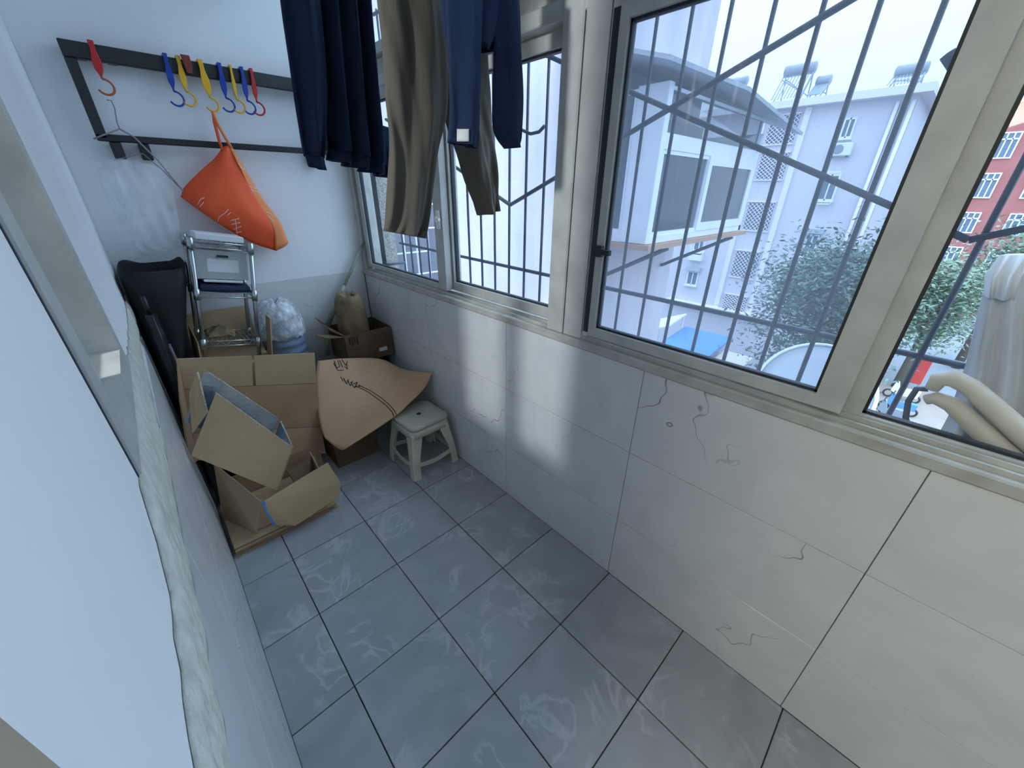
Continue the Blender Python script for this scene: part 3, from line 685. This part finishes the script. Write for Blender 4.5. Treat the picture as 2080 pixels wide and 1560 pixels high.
side = patch('bag_side', [[yb(462,292,.01), yb(466,290,.008), yb(470,296,.012)],
                   [yb(485,335,-.036), yb(490,330,-.02), yb(492,334,.02)],
                   [yb(520,408,-.052), yb(530,400,-.03), yb(532,402,.03)],
                   [yb(555,462,-.058), yb(570,455,-.035), yb(572,462,.03)],
                   [yb(560,510,-.024), yb(580,500,-.015), yb(586,492,.03)]], .003, 'orange_light', ob, 10, 20)
patch('bag_back', [[yb(440,318,.03), yb(470,296,.02)], [yb(372,390,.045), yb(532,402,.045)], [yb(374,404,.04), yb(586,492,.04)]], .003, 'orange_cloth', ob, 10, 12)
tube('handle', [yb(433,228,.02), yb(436,250,.015), yb(445,285,.01), yb(452,305,.0)], .006, 'orange_cloth', ob, 6)
tube('handle', [yb(431,226,.02), yb(444,255,.01), yb(458,280,.0), yb(470,300,.0)], .006, 'orange_light', ob, 6)
def prints(name, surf, strokes, r, material, parent):
    lst = []
    for s_ in strokes:
        dense = []
        for (a, b) in zip(s_, s_[1:]):
            for k in range(5): dense.append((a[0]+(b[0]-a[0])*k/5, a[1]+(b[1]-a[1])*k/5))
        dense.append(s_[-1]); q = on_surface(surf, dense)
        if len(q) > 1: tube(name, q, r, material, parent, 4)
prints('print', front, [[(441,452),(446,440),(458,432)],[(458,432),(464,425)],[(402,415),(408,404),(415,402)],[(406,420),(414,410)],[(468,448),(486,444)],[(470,456),(488,452)],[(474,466),(490,460)],[(476,474),(490,470)],[(478,446),(482,476)],[(462,437),(468,432)]], .0014, 'print_white', ob)
prints('print', side, [[(478,330),(484,335)],[(484,332),(494,346)],[(488,340),(496,344)],[(498,375),(518,383)],[(502,382),(522,390)],[(508,378),(514,392)],[(545,440),(556,450)],[(540,430),(552,436)]], .0016, 'print_white', ob)

# ------------------------------------------------------------------ wire hanger and clear garment cover
hg = thing('wire_hanger', 'thin mauve wire hanger hooked on the red hook', 'hanger', (.33, .92, 1.4))
tube('hook', [at(217,203,1,.928), at(226,204,1,.928), at(233,220,1,.922), at(238,250,1,.92), at(243,262,1,.92)], .0022, 'wire_mauve', hg, 6)
tube('arms', [at(243,262,1,.92), at(190,282,1,.925)], .003, 'wire_mauve', hg, 6)
tube('arms', [at(243,262,1,.92), at(272,278,1,.915), at(320,325,1,.90), at(372,388,1,.88)], .003, 'wire_mauve', hg, 6)
tube('cross_bar', [at(232,325,1,.93), at(290,312,1,.925), at(330,345,1,.90), at(372,388,1,.88)], .002, 'wire_mauve', hg, 6)
cb_ = [[at(195,330,1,.93), at(240,322,1,.90), at(290,330,1,.88), at(345,350,1,.90)],
       [at(205,370,1,.93), at(255,380,1,.87), at(310,380,1,.86), at(352,385,1,.90)],
       [at(225,430,1,.92), at(265,440,1,.86), at(320,440,1,.85), at(362,440,1,.89)],
       [at(250,500,1,.90), at(285,500,1,.86), at(330,495,1,.86), at(372,490,1,.89)],
       [at(275,528,1,.90), at(300,520,1,.87), at(345,508,1,.87), at(380,500,1,.89)]]
o = patch('garment_cover', cb_, .0008, 'film', None, 30, 36, wob=lambda u, v, p: Vector((0, .010*math.sin(14*u+9*v)+.006*math.sin(31*u-13*v), 0)))
tag(o, 'crumpled clear plastic garment cover hanging from the wire hanger', 'plastic cover')

# ------------------------------------------------------------------ laundry on a drying pole
pole = tube('drying_pole', [(.92, .99, 2.13), (.92, -2.2, 2.13)], .012, 'chrome', None, 10); tag(pole, 'steel drying pole above the frame holding the clothes', 'pole')
def cloth(name, prs, y, d, folds, amp, material, parent, ph=0, n=72, lev=26, crease=.08, top=None):
    L_ = [at(a, b, 1, y) for (a, b), _ in prs]; R_ = [at(a, b, 1, y) for _, (a, b) in prs]
    if top: L_.insert(0, Vector((top[0], y, top[2]))); R_.insert(0, Vector((top[1], y, top[2])))
    rings = []
    for i in range(lev+1):
        t = i/lev; a = amp*(.45+.75*t)
        rings.append(ringp(cr(L_, t), cr(R_, t), d, folds, a, n, ph+1.1*t, crease*(.4+.8*t), t))
    inner = [[(sum(r, Vector())/len(r)) + (v-(sum(r, Vector())/len(r)))*.88 for v in r] for r in rings[-1:-4:-1]]
    return loft(name, rings+inner, material, parent)
sw = thing('sweater', 'dark navy knitted sweater hanging in deep folds before the wall rack', 'sweater', (.85, .05, 2.1))
cloth('body', [((622,-100),(752,-100)),((632,0),(757,0)),((646,150),(772,170)),((655,240),(783,270)),((662,300),(788,335))], .06, .040, 6.5, .75, 'navy_knit', sw, top=(.86,.98,2.12))
cloth('hem_rib', [((663,298),(787,332)),((668,322),(790,362))], .06, .042, 6.5, .75, 'navy_knit', sw, ph=1.1, lev=6)
cloth('sleeve', [((560,-100),(640,-100)),((567,0),(650,0)),((588,150),(664,160)),((604,250),(662,265)),((618,315),(658,322))], .0, .030, 3, .45, 'navy_knit', sw, top=(.80,.90,2.12), ph=.5)
cloth('cuff', [((618,314),(658,320)),((626,336),(663,346))], .0, .026, 3, .35, 'navy_knit', sw, ph=.5, lev=5)
cloth('sleeve', [((735,250),(790,260)),((752,330),(790,335)),((764,352),(790,362))], .10, .03, 3, .4, 'navy_knit', sw, ph=2)
tz = thing('trousers', 'taupe grey trousers with creased legs hanging between the navy tops', 'trousers', (.93, -.28, 2.1))
cloth('leg', [((752,-120),(880,-120)),((764,0),(905,0)),((776,110),(912,130)),((783,220),(905,230)),((786,300),(890,300)),((782,380),(880,370)),((778,440),(872,430)),((776,468),(860,484))], -.28, .036, 3.4, .32, 'taupe_cloth', tz, top=(.80,.98,2.12), lev=60, n=110, crease=.22)
cloth('leg', [((872,-60),(985,-60)),((880,60),(988,60)),((890,160),(992,160)),((905,240),(996,240)),((925,300),(1002,300)),((950,370),(1007,370)),((975,438),(1009,428))], -.24, .030, 3, .35, 'taupe_cloth', tz, top=(.93,1.06,2.12), ph=1.5, lev=50, n=90, crease=.18)
nt_ = thing('long_sleeve_top', 'bright navy long-sleeved top with white patch on one cuff', 'top', (.93, -.50, 2.1))
cloth('body', [((876,-140),(1050,-140)),((884,-40),(1052,-40)),((893,60),(1030,70)),((905,88),(1010,105))], -.49, .03, 3.5, .45, 'navy_jersey', nt_, top=(.83,1.02,2.12))
sl = cloth('sleeve', [((900,-60),(985,-60)),((908,60),(980,60)),((913,160),(978,160)),((914,240),(977,240)),((912,288),(973,302))], -.53, .020, 2.5, .35, 'navy_jersey', nt_, ph=.3)
cloth('sleeve', [((985,-60),(1052,-60)),((998,20),(1057,30)),((1006,110),(1061,110)),((1004,200),(1066,200)),((1007,265),(1062,270)),((1030,302),(1056,300))], -.52, .020, 2.2, .35, 'navy_jersey', nt_, ph=1)
lg = [on_surface(sl, [(928+k*6.2, 262+q*8.4) for k in range(5)], .003) for q in range(4)]
patch('label_patch', lg, .001, 'white_label', sl, 8, 8)

# ------------------------------------------------------------------ stool
def stool():
    cx, cy, h = 1.036, .212, .295
    t = thing('plastic_stool', 'cream plastic stool with grey-topped seat by the tiled wall', 'stool', (cx, cy, 0))
    def rr_(hw, r, z, n=6, rot=.04):
        P = []
        for q, (sx, sy) in enumerate(((1,1),(-1,1),(-1,-1),(1,-1))):
            for k in range(n+1):
                a = q*PI/2 + k*PI/2/n
                P.append((sx*(hw-r)+r*math.cos(a), sy*(hw-r)+r*math.sin(a)))
        c, s_ = math.cos(rot), math.sin(rot)
        return [(cx+x*c-y*s_, cy+x*s_+y*c, z) for x, y in P]
    seat = loft('seat', [rr_(.110,.035,h-.028), rr_(.115,.035,h-.012), rr_(.114,.035,h-.004), rr_(.107,.033,h), rr_(.03,.012,h-.002)], 'stool_seat', t)
    hole = [(cx+.012*math.cos(a*PI/6), cy+.012*math.sin(a*PI/6), h-.0018) for a in range(12)]
    slab('grip_hole', hole, .001, 'gasket', t, (0,0,1))
    # apron
    a_, b_ = rr_(.110, .034, h-.028), rr_(.115, .034, h-.065); ai, bi = rr_(.104, .03, h-.028), rr_(.109, .03, h-.065)
    loft('apron', [ai, a_, b_, bi], 'stool_plastic', t, caps=False)
    for sx in (-1, 1):
        for sy in (-1, 1):
            rings = []
            for q, (hw, wd) in enumerate(((.109,.062),(.116,.052),(.127,.042),(.134,.040),(.138,.042))):
                z = (h-.045)*(1-q/4)
                x1, y1 = cx+sx*hw, cy+sy*hw
                # L-section leg with a rounded outer corner
                L_ = [(0,-wd),(0,-.008),(-.003,-.003),(-.008,0),(-wd,0),(-wd,-.007),(-.009,-.007),(-.007,-.009),(-.007,-wd)]
                rings.append([(x1+sx*a, y1+sy*b, z) for a, b in L_])
            loft('leg', rings, 'stool_plastic', t, smooth=False)
            box('foot', (cx+sx*.122-.017, cy+sy*.122-.017, 0), (cx+sx*.122+.017, cy+sy*.122+.017, .012), 'stool_plastic', t, bevel=.004)
    for ax in (0, 1):
        for sg in (-1, 1):
            z0 = .078; w_ = .129
            seg = []
            for k in range(9):
                u = -1+2*k/8; zz = z0 - .012*(1-u*u) ; d_ = .122*u
                seg.append((u, d_, zz))
            v, f = [], []
            for u, d_, zz in seg:
                for (off, dz) in ((0,-.012),(0,.012),(-.006,.012),(-.006,-.012)):
                    q = [d_, d_]; q[ax] = sg*(w_+off) if True else 0; q[1-ax] = d_
                    v.append((cx+q[0], cy+q[1], zz+dz+.012*abs(u)))
            for k in range(8):
                for j in range(4): f.append((k*4+j, k*4+(j+1) % 4, (k+1)*4+(j+1) % 4, (k+1)*4+j))
            f += [(0,1,2,3), (35,34,33,32)]
            obj('stretcher', v, f, 'stool_plastic', t)
stool()

# ------------------------------------------------------------------ cardboard and clutter in the corner
def open_box(name, label, x0, x1, y0, y1, z0, z1, material, cat='box', th=.004, flaps=(), top=False, inner=None):
    t = thing(name, label, cat, ((x0+x1)/2, (y0+y1)/2, z0))
    box('side_panel', (x0, y0, z0), (x0+th, y1, z1), material, t); box('side_panel', (x1-th, y0, z0), (x1, y1, z1), material, t)
    box('front_panel', (x0+th, y0, z0), (x1-th, y0+th, z1), material, t); box('back_panel', (x0+th, y1-th, z0), (x1-th, y1, z1), material, t)
    box('bottom', (x0+th, y0+th, z0), (x1-th, y1-th, z0+th), material, t)
    for p in flaps: slab('flap', p, .004, material, t)
    if top: box('top_panel', (x0+th, y0+th, z1-th), (x1-th, y1-th, z1), material, t)
    return t
# tall dark carton under the kraft sheet
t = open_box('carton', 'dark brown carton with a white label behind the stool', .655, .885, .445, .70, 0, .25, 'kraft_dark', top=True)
pq = [(.79,.4438,.135), (.865,.4438,.15), (.865,.4438,.20), (.79,.4438,.185)]
slab('label', pq, .0008, 'white_label', t, (0,-1,0))
[box('print', (.795+.012*k,.4422,.15+.003*k), (.802+.012*k,.4429,.175+.002*k), 'print_black', t) for k in range(5)]
# kraft sheet lying over carton and stool
ks = thing('kraft_sheet', 'tan kraft board with printed lines slumped over carton and stool', 'cardboard', (.85, .45, .3))
KG = [[at(645,733,1,.70), at(700,728,1,.68), at(772,729,1,.62), at(822,750,1,.50), at(877,758,0,1.165)],
      [at(641,778,1,.62), at(700,778,1,.56), at(765,780,1,.48), at(815,778,1,.40), at(862,788,0,1.13)],
      [at(644,825,1,.54), at(690,822,1,.49), at(745,820,1,.41), at(790,822,1,.33), at(832,818,1,.262)],
      [at(652,868,1,.47), at(685,862,1,.43), at(722,860,1,.38), at(757,855,1,.33), at(795,850,1,.25)],
      [at(660,890,1,.43), at(672,900,1,.395), at(682,908,1,.375), at(690,913,1,.36), at(698,914,1,.345)]]
kp = patch('sheet', KG, .004, 'kraft_light', ks, 32, 32)
prints('print', kp, [[(692,765),(697,774)],[(698,768),(704,780),(708,771)],[(706,772),(712,784),(716,774)],[(712,776),(720,788),(724,780)],[(718,780),(726,776),(722,786),(732,784)],
   [(724,784),(748,796),(770,812),(785,824),(796,836),(801,848)],[(728,782),(752,793),(776,809),(790,821),(800,832),(806,843)],
   [(679,733),(684,748),(690,744),(686,732)],[(690,732),(696,746)],[(694,730),(702,742),(706,734)],[(678,738),(686,752),(698,752)],[(700,744),(706,750),(704,738)]], .0021, 'print_black', ks)
# carton on the right with paper bag and dark bag below
o = loft('rubbish_bag', [[(1.035+(.13*r_)*math.cos(a*PI/12)*(1+.08*math.sin(5*a)), .84+(.13*r_)*math.sin(a*PI/12)*(1+.06*math.sin(3*a+1)), z) for a in range(24)] for r_, z in ((.7,0),(1,.05),(1.08,.2),(1.05,.36),(.9,.432),(.4,.436))], 'green_bag', None); tag(o, 'dark green bulging bag under the open carton by the corner', 'bag')
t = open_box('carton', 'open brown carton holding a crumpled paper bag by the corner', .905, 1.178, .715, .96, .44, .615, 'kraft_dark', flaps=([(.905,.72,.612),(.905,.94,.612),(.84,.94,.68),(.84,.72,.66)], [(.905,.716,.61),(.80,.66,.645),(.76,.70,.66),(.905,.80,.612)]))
box('label', (1.09,.7135,.475), (1.14,.7148,.498), 'white_label', t)
[box('print', (.925+.014*k,.7138,.56-.01*(k%2)), (.934+.014*k,.7148,.60), 'print_black', t) for k in range(4)]
rnd = random.Random(4); rings = []
for q, (r_, z) in enumerate(((.75,.448),(1.0,.50),(1.05,.60),(1.02,.70),(.92,.775),(.70,.81),(.45,.80),(.3,.765))):
    rings.append([(1.008+.078*r_*math.cos(a*PI/16)*(1+rnd.uniform(-.05,.05)), .835+.092*r_*math.sin(a*PI/16)*(1+rnd.uniform(-.05,.05)), z+rnd.uniform(-.008,.008)) for a in range(32)])
o = loft('paper_bag', rings, 'paper_crumple', None); tag(o, 'crumpled brown paper bag standing inside the open carton', 'paper bag')
bm_ = thing('broom', 'pale green broom handle leaning into the window corner', 'broom', (.93, .93, .45))
tube('handle', [at(694,592,1,.945), at(741,487,1,.97)], .009, 'broom_green', bm_, 8)
tube('socket', [(.895, .935, .62), at(690,603,1,.942), at(699,580,1,.947)], .014, 'broom_green', bm_, 8)
tube('socket', [(.86,.93,.45), (.895,.935,.62)], .012, 'broom_green', bm_, 8)
# water jug in a tied plastic bag, on a hidden low carton
open_box('carton', 'plain brown carton under the blue water jug', .545, .74, .72, .96, 0, .42, 'kraft', top=True)
jg = thing('water_jug', 'blue ribbed water jug wrapped in a clear plastic bag', 'jug', (.64, .84, .42))
rings = []
for k in range(29):
    z = .421+.30*k/28; r = .096 + (.004 if (k//2) % 2 else -.002)
    if k > 24: r *= 1-(k-24)*.16
    rings.append([(.64+r*math.cos(a*PI/14), .84+r*math.sin(a*PI/14), z) for a in range(28)])
loft('bottle', rings, 'blue_jug', jg)
tube('neck', [(.64,.84,.715), (.64,.84,.76)], .03, 'blue_jug', jg, 12)
rings = []; rnd = random.Random(8)
for r_, z in ((1.05,.655),(1.08,.68),(1.08,.72),(1.0,.76),(.85,.80),(.62,.83),(.35,.835),(.1,.82)):
    rings.append([(.64+.1*r_*math.cos(a*PI/20)*(1+rnd.uniform(-.06,.06)), .84+.1*r_*math.sin(a*PI/20)*(1+rnd.uniform(-.06,.06)), z+rnd.uniform(-.008,.008)) for a in range(40)])
loft('plastic_wrap', rings, 'film_dense', jg, caps=False)
# black laundry sack and dark folded sheets along the left wall
rings = []
for k in range(13):
    z = 1.05*k/12; q = k/12
    xl = .132; xr = .225+.125*max(0, (q-.6)/.4); y0_, y1_ = .70-.03*q, .985
    rings.append([((xl+xr)/2+(xr-xl)/2*math.copysign(abs(math.cos(a*PI/18))**.6, math.cos(a*PI/18))*(1+.0*math.sin(a)), (y0_+y1_)/2+(y1_-y0_)/2*math.copysign(abs(math.sin(a*PI/18))**.6, math.sin(a*PI/18))*(1+.03*math.sin(a*1.3+k)) - .0, z + (.014*math.sin(a*.6) if k == 12 else 0)) for a in range(36)])
rings.append([((v[0]-.25)*.9+.25, (v[1]-.84)*.9+.84, 1.045) for v in rings[-1]]); rings.append([((v[0]-.25)*.85+.25, (v[1]-.84)*.85+.84, .97) for v in rings[-2]])
o = loft('laundry_sack', rings, 'black_cloth', None); tag(o, 'tall black cloth sack standing in the far left corner', 'sack')
fs_ = thing('folded_umbrella', 'black folded parasol with mauve straps leaning on the left wall', 'parasol', (.165, .6, 0))
rings = []
for k in range(9):
    q = k/8; r = .029*(1-.45*q); cx_, cy_, cz_ = .166+.012*q, .56+.06*q, .001+.90*q
    rings.append([(cx_+r*math.cos(a*PI/9)*(1+.18*math.cos(a*PI*5/9)), cy_+2.0*r*math.sin(a*PI/9)*(1+.18*math.cos(a*PI*5/9)), cz_) for a in range(18)])
loft('canopy', rings, 'black_plastic', fs_)
for dy in (-.012, .016):
    tube('strap', [(.2035, .565+dy, .42), (.2015, .575+dy, .55), (.199, .585+dy, .66), (.196, .592+dy, .78)], .005, 'mauve_strip', fs_, 6)
tube('tip', [(.178,.62,.90), (.179,.625,.97)], .008, 'black_plastic', fs_, 8)
# tan carton under the wire rack
open_box('carton', 'tan carton under the chrome wire rack', .262, .535, .64, .955, 0, .615, 'kraft_tan', top=True, flaps=([(.265,.955,.61),(.535,.955,.61),(.55,.975,.80),(.28,.975,.80)], [(.533,.65,.61),(.533,.735,.61),(.572,.735,.80),(.572,.655,.80)], [(.264,.65,.61),(.264,.95,.61),(.285,.95,.76),(.285,.68,.74)]))
# chrome wire rack, leaning a little
TL = math.radians(10.5); RB = Vector((.292, .70, .622))
def rot(p): return RB + Vector((p[0]*math.cos(TL)+p[2]*math.sin(TL), p[1], p[2]*math.cos(TL)-p[0]*math.sin(TL)+.038))
wk = thing('wire_rack', 'small chrome wire shelf rack leaning above the tan carton', 'shelf', RB)
RW, RD, RH = .205, .19, .50
for x in (0, RW):
    for y in (0, RD):
        tube('post', [rot((x,y,0)), rot((x,y,RH))], .0085, 'chrome', wk, 10)
        p0 = rot((x,y,RH)); tube('post_cap', [p0, rot((x,y,RH+.008))], .0095, 'grey_plastic', wk, 10)
for z in (.055, .272, .475):
    lst = []
    for dz in (0, .022):
        lst += [tubeg([rot((0,0,z+dz)), rot((RW,0,z+dz))], .003, 6), tubeg([rot((0,RD,z+dz)), rot((RW,RD,z+dz))], .003, 6), tubeg([rot((0,0,z+dz)), rot((0,RD,z+dz))], .003, 6), tubeg([rot((RW,0,z+dz)), rot((RW,RD,z+dz))], .003, 6)]
    for y in (0, RD): lst.append(tubeg([rot((RW*k/10, y, z+(.022 if k % 2 else 0))) for k in range(11)], .002, 5))
    for x in (0, RW): lst.append(tubeg([rot((x, RD*k/8, z+(.022 if k % 2 else 0))) for k in range(9)], .002, 5))
    sh_ = multi('shelf_frame', lst, 'chrome', wk, True)
    for k in range(1, 12): tube('shelf_wire', [rot((RW*k/12, 0, z+.024)), rot((RW*k/12, RD, z+.024))], .0018, 'chrome', sh_, 5)
    for x in (0, RW):
        for y in (0, RD): tube('collar', [rot((x,y,z-.012)), rot((x,y,z+.034))], .012, 'chrome', sh_, 10)
def rbox(name, lo, hi, material, parent=None, bevel=.002): return obj(name, [rot(v) for v in boxv(lo, hi)], BF, material, parent, bevel=bevel)
o = rbox('paper_stack', (.02,.02,.503), (RW-.02,RD-.02,.528), 'white_plastic'); tag(o, 'white stack of papers on the top shelf of the wire rack', 'papers')
dr = thing('storage_drawer', 'grey plastic drawer with a clear front window on the rack', 'storage box', rot((.1,.1,.30)))
multi('case', [([rot(v) for v in boxv(a, b)], BF) for a, b in (((.012,.03,.345),(.193,RD-.01,.352)), ((.012,.03,.455),(.193,RD-.01,.462)), ((.012,.03,.352),(.02,RD-.01,.455)), ((.185,.03,.352),(.193,RD-.01,.455)), ((.02,RD-.02,.352),(.185,RD-.01,.455)))], 'grey_plastic', dr)
multi('front', [([rot(v) for v in boxv(a, b)], BF) for a, b in (((.02,.03,.352),(.185,.036,.375)), ((.02,.03,.43),(.185,.036,.455)), ((.02,.03,.375),(.05,.036,.43)), ((.165,.03,.375),(.185,.036,.43)))], 'grey_plastic', dr)
rbox('window', (.05,.035,.375), (.165,.04,.43), 'white_plastic', dr, 0)
rbox('handle', (.085,.022,.437), (.125,.031,.446), 'gasket', dr, .001)
o = patch('folded_cloth', [[rot((.014,-.004,.318)), rot((.1,-.008,.316)), rot((.190,-.004,.318))], [rot((.014,.08,.326)), rot((.1,.08,.328)), rot((.190,.08,.326))], [rot((.014,.17,.322)), rot((.1,.17,.324)), rot((.190,.17,.322))]], -.022, 'navy_fold', None, 16, 12); tag(o, 'folded dark navy cloth on the middle shelf of the rack', 'cloth')
o = rbox('plastic_tray', (.03,.02,.332), (.17,.15,.342), 'white_plastic'); tag(o, 'flat white plastic tray between navy cloth and grey drawer', 'tray')
o = patch('crumpled_paper', [[rot((.02,.02,.090)), rot((.1,.02,.10)), rot((.12,.02,.09))], [rot((.02,.08,.105)), rot((.08,.08,.125)), rot((.13,.08,.10))], [rot((.02,.15,.09)), rot((.08,.15,.11)), rot((.12,.15,.09))]], -.008, 'paper_crumple', None, 16, 16, wob=lambda u, v, p: Vector((0,0,.006*math.sin(17*u)*math.sin(13*v)))); tag(o, 'crumpled brownish paper on the lowest shelf of the rack', 'paper')

# big opened carton: upright panels facing the room
bp_ = thing('opened_carton', 'large opened carton with taped seams standing before the rack', 'carton', (.4, .52, 0))
YP = .53
def yp(px, py, y=YP): return at(px, py, 1, y)
slab('flap', [yp(358,729), yp(511,723), yp(514,783), yp(372,790)], .005, 'kraft_tan', bp_, (0,1,0))
slab('flap', [yp(516,723), yp(639,717), yp(643,778), yp(520,783)], .005, 'kraft_tan', bp_, (0,1,0))
slab('panel', [yp(372,791), yp(643,779), yp(652,866), yp(386,880)], .005, 'kraft', bp_, (0,1,0))
slab('flap', [yp(386,881), yp(652,867), yp(662,921,.50), yp(400,935,.50)], .005, 'kraft', bp_, (0,1,0))
slab('side_panel', [yp(358,729), yp(372,790), yp(386,880), yp(400,935,.50), at(384,945,1,.42), at(364,815,1,.47)], .005, 'kraft', bp_, (1,0,0))
slab('tape', [yp(572,781,.5285), yp(600,780,.5285), yp(608,866,.5285), yp(578,868,.5285)], .0006, 'board_edge', bp_, (0,-1,0)) if False else None
a_, b_ = yp(600,930,.505), yp(420,945,.505)
box('bottom_panel', (.20, .50, .0), (.60, .506, min(a_.z, b_.z)+.03), 'kraft', bp_)
# flattened cardboard pile on the floor
for k, (x0, x1, y0, y1, z0, lab) in enumerate(((.135,.545,.165,.49,.0,'lowest flattened cardboard sheet on the floor'), (.14,.54,.172,.49,.011,'second flattened cardboard sheet from the floor'), (.14,.535,.160,.49,.022,'third flattened cardboard sheet from the floor'), (.14,.50,.168,.49,.033,'topmost flattened cardboard sheet under the open box'))):
    o = thing('flat_cardboard', lab, 'cardboard', ((x0+x1)/2, (y0+y1)/2, z0), 'flattened cardboard in the corner pile')
    box('liner', (x0, y0, z0), (x1, y1, z0+.003), 'kraft', o); box('liner', (x0, y0, z0+.0068), (x1, y1, z0+.0098), 'kraft_tan', o)
    multi('flute', [(boxv((x0+.002, y0+.002+.02*j, z0+.003), (x1-.002, y0+.008+.02*j, z0+.0068)), BF) for j in range(int((y1-y0)/.02))], 'kraft_dark', o)
# open box with two raised flaps in front
ZF = .0435
lb = thing('open_box', 'open tan cardboard box with spread front flap on the flattened pile', 'box', (.35, .25, ZF))
C0 = Vector(at(522,1085,2,ZF)); A1 = at(531,1020,1,C0.y-.005)
fl = [Vector((C0.x, C0.y, ZF+.001)), Vector((A1.x, A1.y, A1.z)), at(434,942,1,.40), at(452,1050,2,ZF+.001)]
slab('side_panel', fl, .004, 'kraft_tan', lb, (1,0,0))
slab('front_flap', [at(531,1020,1,.150), at(665,939,1,.20), at(692,981,1,.165), at(687,1010,1,.15), at(600,1067,1,.125), at(561,1067,1,.135)], .004, 'kraft_tan', lb, (0,-1,0))
slab('tape', [at(531,1021,1,.146), at(537,1017,1,.146), at(562,1066,1,.134), at(554,1068,1,.134)], .0006, 'tarp_blue', lb, (0,-1,0))
slab('bottom', [(C0.x+.01, C0.y+.02, ZF+.001), (.52, .20, ZF+.001), (.52, .44, ZF+.001), (.21, .44, ZF+.001)], .004, 'kraft', lb, (0,0,1))
slab('back_panel', [(.52,.21,ZF+.006), (.535,.44,ZF+.006), (.545,.44,.17), (.53,.24,.16)], .004, 'kraft', lb, (-1,0,0))
slab('inner_flap', [at(580,955,1,.36), at(640,925,1,.42), at(655,960,1,.36), at(600,985,1,.30)], .004, 'kraft_dark', lb, (0,0,1))
# foil-lined box, tipped
fb = thing('foil_lined_box', 'tipped cardboard box lined with silver foil leaning on the pile', 'box', (.33, .33, .2))
def sandwich(name, pts, direction):
    """kraft outside, foil inside; direction points to the outside"""
    a = slab(name, pts, .004, 'kraft_tan', fb, direction)
    v, f = slabg([Vector(p)-Vector(direction).normalized()*.0005 for p in pts], .0025, tuple(-Vector(direction))); 
    obj('foil_lining', v, f, 'foil', a)
    rim = [pts[0], pts[1]]; tube('rim', [Vector(p)-Vector(direction).normalized()*.0 for p in rim], .0035, 'board_edge', a, 5)
F1, F2, F3, F4 = at(438,798,1,.27), at(592,908,1,.24), at(562,996,1,.205), at(388,925,1,.235)
B1, B2 = at(416,752,1,.36), at(564,850,1,.36)
dn_ = (F3-F2); dl = (F4-F1)
sandwich('front_panel', [F1, F2, F3, F4], (0,-1,-.1))
sandwich('back_panel', [B1, B2, B2+dn_*.85+Vector((0,.0,0)), B1+dl*.85], (0,1,.1))
sandwich('end_panel', [F2+Vector((.003,0,0)), at(570,856,1,.345), at(570,856,1,.345)+dn_*.85, F3+Vector((.003,0,0))], (1,0,0))
sandwich('end_flap', [at(401,755,1,.33), at(421,838,1,.25), at(392,880,1,.245), at(386,800,1,.33)], (-1,-.3,0))
